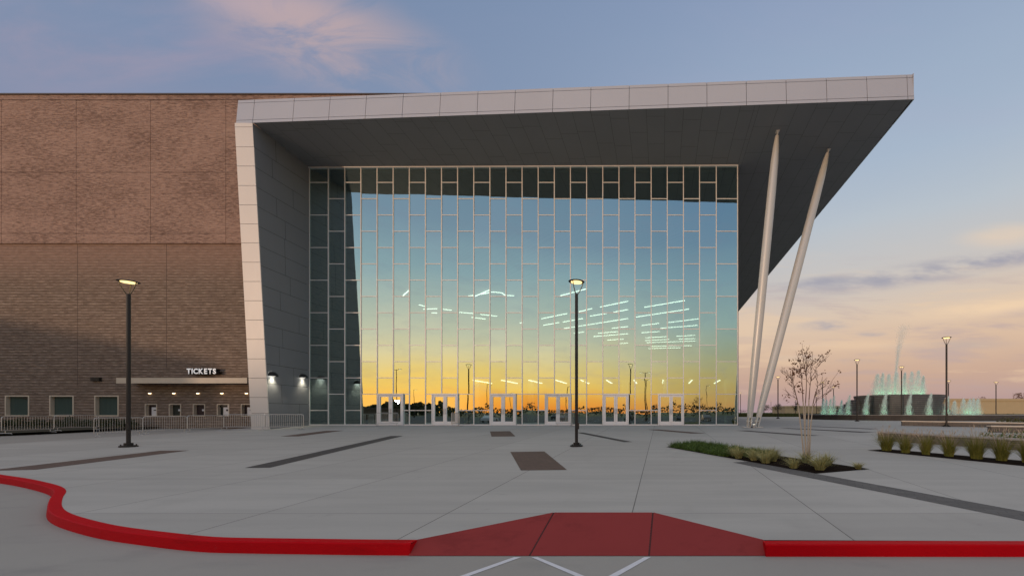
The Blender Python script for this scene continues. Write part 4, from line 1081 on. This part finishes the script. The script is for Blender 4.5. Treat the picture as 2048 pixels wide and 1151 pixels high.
# uplight beside the strut
p = Vector((fx(1508, SY-0.5), SY-0.5, gz(SY-0.5)))
mb = MB(); mb.lathe([(0.0,0.0),(0.10,0.0),(0.12,0.22),(0.10,0.24)], 12, p); mb.lathe([(0.10,0.235),(0.0,0.245)], 12, p, 1)
tag(mb.build('uplight', [M['galv'], M['wall_emit']]), 'small bright uplight at the foot of the slanting struts', 'uplight')
# ------------------------------------------------------------------ street lamps
def make_lamp(H=6.7):
    t = empty('street_lamp', (0,0,0), 'x', 'street lamp', 'round-headed lamps on black posts around the plaza')
    mb = MB(); mb.lathe([(0.26,0.0),(0.26,0.05),(0.20,0.07),(0.0,0.07)], 20); mb.lathe([(0.13,0.07),(0.13,0.16),(0.0,0.165)], 16)
    for k in range(4):
        a = math.pi/4+k*math.pi/2; mb.lathe([(0.022,0.05),(0.022,0.105),(0.0,0.11)], 8, (0.2*math.cos(a), 0.2*math.sin(a), 0))
    o = mb.build('base', M['black'], t, keep=False); smooth_angle(o)
    mb = MB(); mb.lathe([(0.064,0.12),(0.064,H-0.62),(0.06,H-0.55),(0.0,H-0.55)], 16); mb.box(-0.02,0.12,-0.09,-0.06,0.7,0.95)
    o = mb.build('pole', M['black'], t, keep=False); smooth_angle(o)
    mb = MB()
    for k in range(3):
        a = math.pi/2+0.15+k*2*math.pi/3 - math.pi/2
        d = Vector((math.cos(a), math.sin(a), 0))
        mb.tube([d*0.03+Vector((0,0,H-0.60)), d*0.12+Vector((0,0,H-0.46)), d*0.23+Vector((0,0,H-0.22)), d*0.27+Vector((0,0,H-0.08))], 0.019, 6)
    mb.build('arms', M['bronze'], t, smooth=True, keep=False)
    mb = MB(); mb.lathe([(0.0,H),(0.16,H-0.005),(0.31,H-0.045),(0.325,H-0.06),(0.31,H-0.075),(0.245,H-0.075)], 28); o = mb.build('head', M['black'], t, keep=False); smooth_angle(o, 50)
    mb = MB(); mb.lathe([(0.225,H-0.074),(0.21,H-0.105),(0.12,H-0.122),(0.0,H-0.125)], 24); mb.build('lens', M['lamp_emit'], t, smooth=True, keep=False)
    return t
lampH = 6.7
proto = make_lamp()
L = [(257, 893, 560, None, 'street lamp standing in front of the brick wall, left of the ticket windows'), (1153, 892, 560, None, 'street lamp standing in front of the glass entrance'),
     (1893, 853, 673, 30.6, 'tall near street lamp beside the low stone walls, right of the fountain'), (1714, 842, 718, 46.5, 'street lamp in front of the left side of the fountain drum'), (1803, 839, 732, 53.0, 'street lamp rising in front of the middle of the fountain'),
     (1897, 0, 760, 73, 'street lamp behind the right side of the fountain, partly hidden by the near lamp'), (1992, 0, 763, 78, 'far street lamp in front of the tan building'), (1556, 834, 752, 68, 'street lamp between the struts and the young tree'),
     (1645, 0, 763, 80, 'far street lamp just right of the young tree crown'), (1667, 0, 773, 96, 'far street lamp above the left fountain jets'), (1528, 0, 776, 100, 'far street lamp just right of the slanting struts'), (1652, 0, 788, 128, 'tiny far street lamp over the fountain edge'),
     (1591, 0, 797, 150, 'tiny far street lamp by the dark shrub behind the young tree'), (1481, 0, 784, 118, 'far street lamp in the gap between glass front and struts'), (1542, 0, 801, 170, 'tiny far street lamp on the lawn right of the struts'), (1633, 0, 790, 125, 'thin far lamp post seen through the young tree branches')]
for i, (px, yb, yt, Y, lab) in enumerate(L):
    o = proto if i == 0 else copy_tree(proto)
    if Y is None: p = gp(px, yb); Y = p.y
    z0 = gz(Y); h = fz(yt, Y)-z0
    o.location = (fx(px, Y), Y, z0); o.scale = (1, 1, h/lampH); o['label'] = lab
    o.rotation_euler = (0,0,0 if i < 2 else R.uniform(0, 2))
    if i >= 2:
        o.scale = (h/lampH*(1.0 if Y < 60 else 1.25), h/lampH*(1.0 if Y < 60 else 1.25), h/lampH)
# ------------------------------------------------------------------ crowd barriers
def make_barrier(W=2.4, H=1.02):
    t = empty('crowd_barrier', (0,0,0), 'x', 'barrier', 'steel crowd barriers')
    mb = MB(); r = 0.12; z0 = 0.22
    arc = lambda cx, cz, a0, a1: [Vector((cx+r*math.cos(a0+(a1-a0)*k/5), 0, cz+r*math.sin(a0+(a1-a0)*k/5))) for k in range(6)]
    pts = [Vector((0,0,z0))]+arc(r, H-r, math.pi, math.pi/2)+arc(W-r, H-r, math.pi/2, 0)+[Vector((W,0,z0))]
    mb.tube(pts, 0.021, 8); mb.tube([(0,0,z0),(W,0,z0)], 0.019, 8)
    o = mb.build('frame', M['galv'], t, keep=False); smooth_angle(o, 60)
    mb = MB(); n = 19
    for k in range(1, n): x = W*k/n; mb.tube([(x,0,z0+0.01),(x,0,H-0.01)], 0.0085, 6)
    mb.build('bars', M['galv'], t, keep=False)
    for x in (0.16, W-0.16):
        mb = MB(); mb.tube([(x,0,z0),(x,0,0.05)], 0.018, 8); mb.tube([(x,-0.30,0.02),(x,-0.24,0.05),(x,0.24,0.05),(x,0.30,0.02)], 0.018, 8)
        mb.build('foot', M['galv'], t, keep=False)
    return t
bar0 = make_barrier()
BR = [((3,868),(107,862),'leftmost crowd barrier, in front of the first window'),((109,862),(197,858),'crowd barrier running in front of the second and third windows'),((188,874),(285,869),'nearest crowd barrier, behind the left lamp post'),((286,868.5),(374,864),'crowd barrier below the first two ticket windows'),((375,864),(447,859.5),'crowd barrier below the middle ticket windows'),((448,859.6),(530,860),'crowd barrier crossing in front of the silver fin edge'),((531,859.5),(607,859),'crowd barrier in front of the dark fin wall'),
      ((752,852.5),(796,850.9),'crowd barrier in front of the first entrance doors from the fin'),((903,852.6),(919,850.6),'crowd barrier beside the second entrance doors'),((1112,852.5),(1146,850.9),'crowd barrier in front of the fourth entrance doors, by the lamp post')]
for i, (a, b, lab) in enumerate(BR):
    o = bar0 if i == 0 else copy_tree(bar0)
    p, q = gp(*a), gp(*b); d = q-p
    o.location = p; o.rotation_euler = (0, 0, math.atan2(d.y, d.x)); o.scale = (d.xy.length/2.4, 1, 0.97); o['label'] = lab
# planting bed by the brick wall
mb = MB(); P = [gp(-260,884), gp(0,867), gp(60,864)]
mb.poly([(-62,19.6,gz(19.6)+0.01), (-38.6,22.3,gz(22.3)+0.01), (-36.9,24.6,gz(24.6)+0.01), (-36.0,WY-0.01,gz(WY)+0.01), (-62,WY-0.01,gz(WY)+0.01)]); structure(mb.build('wall_bed', M['soil']))
rng = random.Random(9)
for i in range(9):
    mb = MB(); x = -45.5+i*1.05+rng.uniform(-.2,.2); y = WY-0.75+rng.uniform(-.2,.1); h = rng.uniform(0.45,0.75)
    for k in range(420):
        d = Vector((rng.gauss(0,1), rng.gauss(0,1), abs(rng.gauss(0,1)))).normalized()*rng.uniform(0.5,1)
        c = Vector((d.x*0.5, d.y*0.45, 0.08+d.z*h)); a = Vector((rng.gauss(0,1),rng.gauss(0,1),rng.gauss(0,1))).normalized()*0.06; b = a.cross(Vector((rng.gauss(0,1),rng.gauss(0,1),rng.gauss(0,1)))).normalized()*0.035
        mb.poly([c-a, c+b, c+a, c-b])
    o = mb.build('low_shrub', M['far_leaf']); o.location = (x, y, gz(y)); tag(o, 'low dark shrub at the foot of the brick wall behind the crowd barriers', 'shrub', 'dark shrubs along the brick wall')
# ------------------------------------------------------------------ low stone walls
def low_wall(pts, h, lab, cap=True, capm='cap', th=0.45):
    t = empty('low_stone_wall', pts[0], lab, 'low wall')
    a, b = Vector(pts[0]), Vector(pts[1]); d = (b-a).normalized(); n = Vector((-d.y, d.x, 0))*th
    if n.y < 0: n = -n
    mb = MB(); mb.hexa([a+Vector((0,0,-0.05)), b+Vector((0,0,-0.05)), b+n+Vector((0,0,-0.05)), a+n+Vector((0,0,-0.05)), a+Vector((0,0,h)), b+Vector((0,0,h)), b+n+Vector((0,0,h)), a+n+Vector((0,0,h))])
    mb.build('wall_body', M['stone'], t)
    o = n.normalized()*0.03
    mb = MB(); z0, z1 = h+0.002, h+0.07
    mb.hexa([a-o-d*0.03+Vector((0,0,z0)), b-o+Vector((0,0,z0)), b+n+o+Vector((0,0,z0)), a+n+o-d*0.03+Vector((0,0,z0)), a-o-d*0.03+Vector((0,0,z1)), b-o+Vector((0,0,z1)), b+n+o+Vector((0,0,z1)), a+n+o-d*0.03+Vector((0,0,z1))])
    mb.build('cap', M[capm], t)
M['cap_grey'] = simple('grey_cap', (0.33,0.31,0.30,1), 0.8)
low_wall((gp(1756,880), gp(2110,905)), 0.36, 'low stone wall right behind the row of fountain grasses', True, 'cap_grey')
low_wall((gp(1804,850.5), gp(2090,856)), 0.30, 'long low stone wall with pale cap before the fountain basin', True)
low_wall((gp(1983,864), gp(2200,867)), 0.33, 'short low stone wall with pale cap at the right picture edge', True)
def shrub_mass(name, pts, n, sz, mat, lab, cat, rng, grp=None, spread=(0.4,0.3,0.3)):
    mb = MB(); o0 = Vector(pts[0])
    for p in pts:
        for k in range(n):
            c = Vector(p)-o0 + Vector((rng.gauss(0,spread[0]), rng.gauss(0,spread[1]), abs(rng.gauss(0,spread[2]))))
            a = Vector((rng.gauss(0,1),rng.gauss(0,1),rng.gauss(0,1))).normalized()*sz*rng.uniform(.6,1.2); b = a.cross(Vector((rng.gauss(0,1),rng.gauss(0,1),rng.gauss(0,1)))).normalized()*sz*0.5
            mb.poly([c-a, c+b, c+a, c-b])
    o = mb.build(name, mat); o.location = o0; return tag(o, lab, cat, grp)
rng = random.Random(31)
p0 = gp(2000,889); shrub_mass('flowering_shrub', [p0+Vector((k*0.35,0.75,0.05)) for k in range(7)], 160, 0.055, M['liriope'], 'leafy green shrub spilling behind the low wall near the grasses', 'shrub', rng, None, (0.2,0.15,0.2))
o_ = [p0+Vector((k*0.35,0.6,0.25)) for k in range(7)]; shrub_mass('white_flowers', o_, 16, 0.03, M['seed'], 'scattering of pale flowers on the shrub behind the low wall', 'flowers', rng, None, (0.2,0.15,0.12))
p1 = gp(2022,851.5); shrub_mass('low_planting', [p1+Vector((k*0.5,0.7,0.2)) for k in range(6)], 110, 0.07, M['olive_leaf'], 'olive green planting over the end of the long low wall', 'shrub', rng, None, (0.25,0.15,0.18))
# ------------------------------------------------------------------ fountain
FC = Vector((35.1, 62.0, 0.0)); FR = 14.0
fo_ = empty('fountain', FC, 'round stepped fountain of dark slate in a wide low stone basin', 'fountain')
mb = MB(); mb.lathe([(FR,-0.05),(FR,0.60),(FR-0.05,0.62),(FR-0.5,0.62),(FR-0.55,0.58),(FR-0.55,0.1)], 96, FC); mb.build('basin_wall', M['basin'], fo_)
mb = MB(); mb.lathe([(FR+0.05,0.625),(FR+0.05,0.68),(FR-0.58,0.68),(FR-0.58,0.625)], 96, FC); mb.build('basin_cap', M['cap_grey'], fo_)
mb = MB(); mb.lathe([(0.0,0.48),(FR-0.56,0.48)], 64, FC); mb.build('pool_water', M['pool'], fo_)
mb = MB(); prof = []; nst = 11
for k in range(nst):
    r = 5.0+0.85*k/(nst-1); z = 0.45+k*0.262; prof += [(r, z), (r, z+0.225), (r-0.10, z+0.235), (r-0.10, z+0.262)]
prof += [(5.9, 3.33), (5.9, 3.38), (0.0, 3.38)]
DC = FC+Vector((-0.6,0,0)); mb.lathe(prof, 80, DC); mb.build('drum', M['slate'], fo_)
for sgn in (-1, 1):
    mb = MB()
    for k in range(8):
        x0 = DC.x+sgn*(4.6); x1 = DC.x+sgn*(8.6-k*0.36)
        mb.box(min(x0,x1), max(x0,x1), FC.y+0.2-k*0.05, FC.y+2.6, 0.45+k*0.30, 0.45+k*0.30+0.285)
    mb.build('side_steps', M['slate'], fo_)
def jet(px, yb, yt, Y, wpx, n, lab, drift=0.0, op=1.0, grp='green-lit water jets of the fountain', light=0.0, plume=True):
    rng = random.Random(int(px*7+yb)); x = fx(px, Y); z0 = fz(yb, Y); h = fz(yt, Y)-z0; w = wpx*Y/F*1.35; n = int(n*1.7)
    mb = MB()
    for i in range(n):
        t = rng.random()**(1.15); prof = (1.05-0.8*t**1.5) if plume else (0.30+1.7*t**3)
        c = Vector((rng.gauss(0, w*0.27)*prof + drift*t*t, rng.gauss(0, w*0.27)*prof, t*h))
        l = rng.uniform(0.12, 0.45)*(1 if plume else 1.3); ww = rng.uniform(0.018, 0.05)*op
        a = rng.uniform(0, math.pi); s = Vector((math.cos(a), math.sin(a), 0))*ww; u = Vector((rng.gauss(0,0.03), rng.gauss(0,0.03), l/2))
        mb.quad(c-s-u, c+s-u, c+s*0.4+u, c-s*0.4+u)
    o = mb.build('water_jet', M['jet']); o.location = (x, Y, z0); tag(o, lab, 'water jet', grp)
    if light:
        l = bpy.data.lights.new('jet_light', 'POINT'); l.energy = light; l.color = (0.38, 1.0, 0.52); l.shadow_soft_size = 0.35
        lo = bpy.data.objects.new('jet_light', l); C.objects.link(lo); lo.location = (x, Y-0.7, z0+0.35)
jl = 'water jet rising from the top of the dark fountain drum'
for i, (px, yt, w) in enumerate(((1753,748,15),(1764,746,10),(1776,748,13),(1791,744,17),(1808,745,10),(1822,743,14),(1835,741,16),(1845,752,8))):
    jet(px, 791, yt, 60.5+(i%3)*1.0, w, 1300, jl, 0.15, 1.15, 'jets on top of the fountain drum', 16 if i % 2 == 0 else 9)
jet(1790, 790, 650, 62, 9, 3000, 'tall thin central water jet drifting above the fountain', 1.3, 0.42, 'tall fountain jet', 0, False)
fl = 'low jet spraying up against the front of the fountain drum'
for i, px in enumerate((1695,1731,1767,1817,1857,1892)):
    jet(px, 829, (790,788,787,787,787,793)[i], 53.5 if 0 < i < 5 else 56, 9, 700, fl, 0.35, 1.0, 'jets before the fountain drum', 11)
for i, px in enumerate((1646,1652,1660,1667,1682)): jet(px, 829, (796,799,797,791,800)[i], 60+(i%2), 8, 700, 'misty jet in the left part of the fountain basin', 0.1, 0.9, 'jets in the left of the basin', 8 if i in (0,2,3) else 0)
for i, px in enumerate((1908,1926,1938,1946,1955)): jet(px, 829, (802,797,798,796,797)[i], 60+(i%2), 11, 900, 'misty jet in the right part of the fountain basin', 0.1, 0.9, 'jets in the right of the basin', 8 if i in (1,2,4) else 0)
# ------------------------------------------------------------------ beyond the plaza
def far_tree(px, ybase, ytop, Y, wpx, lab, mat='far_leaf', shape=1.0, seed=0, trunk=True, n=420):
    rng = random.Random(seed); x = fx(px, Y); z0 = gz(Y)-0.1 if ybase is None else fz(ybase, Y); h = fz(ytop, Y)-z0; w = wpx*Y/F/2
    t = empty('far_tree' if trunk else 'far_shrub', (x, Y, z0), lab, 'tree' if trunk else 'shrub')
    if trunk:
        mb = MB(); mb.tube([(0,0,0),(0.03*h,0,h*0.45),(0,0,h*0.85)], [0.025*h,0.018*h,0.006*h], 6); mb.build('trunk', M['trunk'], t, keep=False)
    mb = MB(); cl = [Vector((rng.gauss(0,.45)*w, rng.gauss(0,.45)*w, h*(rng.uniform(.28,.92) if trunk else rng.uniform(0.1,.75)))) for _ in range(14)]
    for _ in range(n):
        c0 = rng.choice(cl); k = 1-abs(c0.z/h-0.55)
        c = c0+Vector((rng.gauss(0,.22)*w, rng.gauss(0,.22)*w, rng.gauss(0,.09)*h)); c.z = min(max(c.z, 0.02*h), h)
        s = h*0.035*rng.uniform(.6,1.4); a = Vector((rng.gauss(0,1),rng.gauss(0,1),rng.gauss(0,1))).normalized()*s; b = a.cross(Vector((rng.gauss(0,1),rng.gauss(0,1),rng.gauss(0,1)))).normalized()*s*.7
        mb.poly([c-a, c+b, c+a, c-b])
    mb.build('crown', M[mat], t, keep=False); return t
far_tree(1592, 824, 803, 150, 15, 'dark rounded young tree on the lawn behind the young bare tree', seed=1)
far_tree(1554, 823, 805, 150, 13, 'small dark tree on the lawn behind the street lamp', seed=2)
far_tree(1531, 822, 807, 160, 24, 'broad green bush on the lawn right of the struts', 'olive_leaf', seed=3, trunk=False, n=900)
far_tree(1485, 824, 817, 130, 26, 'reddish brown bush beyond the plaza between glass and struts', 'dry_leaf', seed=4, trunk=False, n=700)
far_tree(1638, 822, 812, 160, 12, 'small dark bush left of the fountain jets', seed=5, trunk=False)
far_tree(1675, 822, 809, 160, 14, 'dark bush beside the stepped side of the fountain', seed=6, trunk=False)
far_tree(2044, 815, 786, 330, 42, 'dark tree showing above the roof of the tan building', 'dry_leaf', seed=7, n=900)
far_tree(1965, 815, 793, 330, 18, 'bare brownish treetop above the tan building', 'dry_leaf', seed=8)
# rough grass bank beyond the plaza edge
mb = MB(); rng = random.Random(77)
for i in range(5200):
    Y = rng.uniform(94, 230); x = rng.uniform(fx(1470, Y), fx(1700, Y)); s = Y/F
    h = rng.uniform(0.15, 0.55)*(1+0.5*math.sin(x*0.3)); w = rng.uniform(0.2, 0.6)
    mb.tri((x-w, Y, -0.12), (x+w, Y+rng.uniform(-.3,.3), -0.12), (x+rng.uniform(-.2,.2), Y, h))
tag(mb.build('rough_grass', M['olive_leaf']), 'rough brownish grass bank beyond the far edge of the plaza', 'grass', kind='stuff')
TB = 300
tb = empty('tan_building', (fx(2050, TB), TB, 0), 'long low tan building with a parapet beyond the fountain', 'building')
mb = MB(); mb.box(fx(1900,TB), fx(2300,TB), TB, TB+60, -0.3, fz(801,TB)); mb.build('wall', M['tan'], tb)
mb = MB(); mb.box(fx(1900,TB)-0.4, fx(2300,TB)+0.4, TB-0.4, TB+60.4, fz(801,TB)+0.01, fz(796.5,TB)); mb.build('parapet', M['tan'], tb)
tb2 = empty('tan_building', (fx(1625, 260), 260, 0), 'distant low tan building behind the young tree', 'building')
mb = MB(); mb.box(fx(1570,260), fx(1690,260), 260, 290, -0.3, fz(814,260)); mb.build('wall', M['tan'], tb2)
mb = MB(); mb.box(fx(1570,260)-0.3, fx(1690,260)+0.3, 259.7, 290.3, fz(814,260)+0.01, fz(811,260)); mb.build('roof', M['tan'], tb2)
rng = random.Random(55)
for i in range(7):
    px = 1962+i*10.2; Y = 92
    shrub_mass('clipped_hedge', [Vector((fx(px+k*1.1, Y), Y, 0.05)) for k in range(6)], 26, 0.13, M['far_leaf'], 'clipped dark hedge block in the row beyond the fountain basin', 'hedge', rng, 'row of hedge blocks beyond the fountain', (0.10,0.15,0.22))
mb = MB(); mb.quad((58,70.3,-0.02),(130,70.3,-0.02),(130,80,-0.02),(58,80,-0.02)); structure(mb.build('far_road', M['road']))
# ------------------------------------------------------------------ what the glass mirrors: the west, behind the camera
zb = rz(-2)
rng = random.Random(101)
mb = MB()
for i in range(14500):
    a = rng.uniform(-1.35, 0.75) if i < 8500 else rng.gauss(-0.635, 0.07); Y = -rng.uniform(150, 210); x = a*(-Y+60)
    hmax = 3.6+2.6*(0.5+0.5*math.sin(a*9.0+1.0))*(0.6+0.4*math.sin(a*31)) + (2.5 if math.sin(a*57) > 0.86 else 0) + (1.9+1.4*math.sin(a*83)+0.8*math.sin(a*171))*math.exp(-((a+0.635)/0.085)**2)
    c = Vector((x, Y, zb+hmax*rng.random()**0.7)); s = rng.uniform(0.3, 0.8) if i < 8500 else rng.uniform(0.5, 1.0)
    u = Vector((rng.gauss(0,1),rng.gauss(0,1),rng.gauss(0,1))).normalized()*s; v = u.cross(Vector((rng.gauss(0,1),rng.gauss(0,1),rng.gauss(0,1)))).normalized()*s*.7
    mb.poly([c-u, c+v, c+u, c-v])
tag(mb.build('far_wood', M['far_leaf']), 'dark line of far trees mirrored along the foot of the glass front', 'wood', kind='stuff')
bb = empty('brown_shed', (-92, -62, zb), 'long low brown building mirrored in the glass left of the first doors', 'building')
mb = MB(); mb.box(-108, -84, -75, -55, zb, zb+3.0); mb.build('wall', M['brown_wall'], bb)
mb = MB(); mb.box(-108.3, -83.7, -75.3, -54.7, zb+3.01, zb+3.4); mb.build('roof', M['coping'], bb)
lw = empty('shade_block', (-90, -14, -1.0), 'unseen brown block with a single-pitch roof, added behind the camera to shade the lower left wall', 'building')  # unseen block, added and sloped to shade the lower left brick
WB = [(-120,-22),(-64.5,-22),(-64.5,-7),(-120,-7)]; wt = [16.5, 5.2, 5.2, 16.5]
mb = MB(); mb.hexa([(x, y, -1.1) for x, y in WB]+[(x, y, h) for (x, y), h in zip(WB, wt)]); mb.build('wall', M['brown_wall'], lw)
mb = MB(); mb.hexa([(x*1.003, y, h+0.01) for (x, y), h in zip(WB, wt)]+[(x*1.003, y, h+0.3) for (x, y), h in zip(WB, wt)]); mb.build('roof', M['coping'], lw)
def lot_light(px, py, dist, double, lab, first=[None]):
    # px,py: where the mirror shows it; dist: the mirrored distance
    Y = 2*D-dist; X_ = (px-CX)*dist/F; H = EYE+(CY-py)*dist/F-zb
    t = empty('lot_light', (X_, Y, zb), lab, 'lot light', 'car park lights mirrored in the glass')
    mb = MB(); mb.tube([(0,0,0),(0,0,H)], [0.11,0.07], 8); mb.lathe([(0.28,0),(0.28,0.7),(0,0.72)], 12); mb.build('pole', M['black'], t, keep=False)
    for s in ((-1, 1) if double else (1,)):
        mb = MB(); mb.bar((0,0,H-0.1), (s*0.6,0,H), 0.06, 0.08); mb.box(min(s*0.5,s*1.15), max(s*0.5,s*1.15), -0.2, 0.2, H-0.03, H+0.07); hd = mb.build('head', M['black'], t, keep=False)
        mb = MB(); x0, x1 = sorted((s*0.6, s*1.1)); mb.quad((x0,-0.16,H-0.035),(x0,0.16,H-0.035),(x1,0.16,H-0.035),(x1,-0.16,H-0.035)); q = mb.build('lens', M['lamp_far'], hd, keep=False)
for args in ((793,739,92,True,'tall double-headed car park light mirrored above the first entrance doors'),(1290,741,100,True,'double-headed car park light mirrored right of the fifth doors'),(1292,757,120,True,'lower double-headed car park light mirrored behind the fifth doors'),
             (1134,768,150,False,'small car park light mirrored left of the near lamp post'),(975,770,150,False,'small car park light mirrored above the third doors'),(1412,772,160,False,'small car park light mirrored near the glass corner'),(826,775,160,False,'small car park light mirrored right of the first doors'),(1022,778,170,False,'small car park light mirrored over the third doors')):
    lot_light(*args)
def car(x, y, colr, lab, k):
    t = empty('parked_car', (x, y, zb), lab, 'car', 'cars parked in the lot behind the photographer')
    prof = [(-2.2,0.35),(-2.25,0.75),(-1.5,0.92),(-0.75,1.42),(0.75,1.46),(1.55,1.0),(2.2,0.9),(2.25,0.4)]
    mb = MB(); n = len(prof)
    for i in range(n-1):
        (a, b), (c, d) = prof[i], prof[i+1]
        mb.quad((a,-0.88,b),(c,-0.88,d),(c,0.88,d),(a,0.88,b))
    mb.poly([(a,-0.88,b) for a, b in prof]); mb.poly([(a,0.88,b) for a, b in prof][::-1]); mb.quad((-2.2,-0.88,.35),(-2.2,.88,.35),(2.25,.88,.4),(2.25,-.88,.4))
    mb.build('body', colr, t, keep=False)
    mb = MB(); 
    for s in (-0.885, 0.885): mb.poly([(-1.3,s,0.95),(-0.7,s,1.35),(0.7,s,1.38),(1.35,s,1.0)])
    mb.build('side_window', M['black'], t, keep=False)
    for wx in (-1.4, 1.4):
        for s in (-0.9, 0.72):
            mb = MB(); mb.tube([(wx,s,0.33),(wx,s+0.18,0.33)], 0.33, 16); mb.build('wheel', M['black'], t, keep=False)
    t.rotation_euler = (0,0,rad(90+k))
carm = [simple('dark_car_paint', (0.03,0.03,0.035,1), 0.25, 0.3), simple('grey_car_paint', (0.14,0.14,0.15,1), 0.25, 0.4), simple('white_car_paint', (0.6,0.6,0.6,1), 0.3)]
for i, (x, y, c, lab) in enumerate(((4.2,-29,0,'dark car parked behind the photographer, mirrored at the glass corner'),(9.8,-29,1,'grey car parked behind the photographer, right of the dark one'),(-7,-30,0,'dark car parked straight behind the photographer'),(-21,-29.5,1,'grey car parked behind the photographer, mirrored between the second and third doors'),(-37.8,-30,2,'white car parked behind the photographer, mirrored by the first doors'),(-29.5,-55,0,'dark car in the second row of the car park'))):
    car(x, y, carm[c], lab, R.uniform(-3, 3))
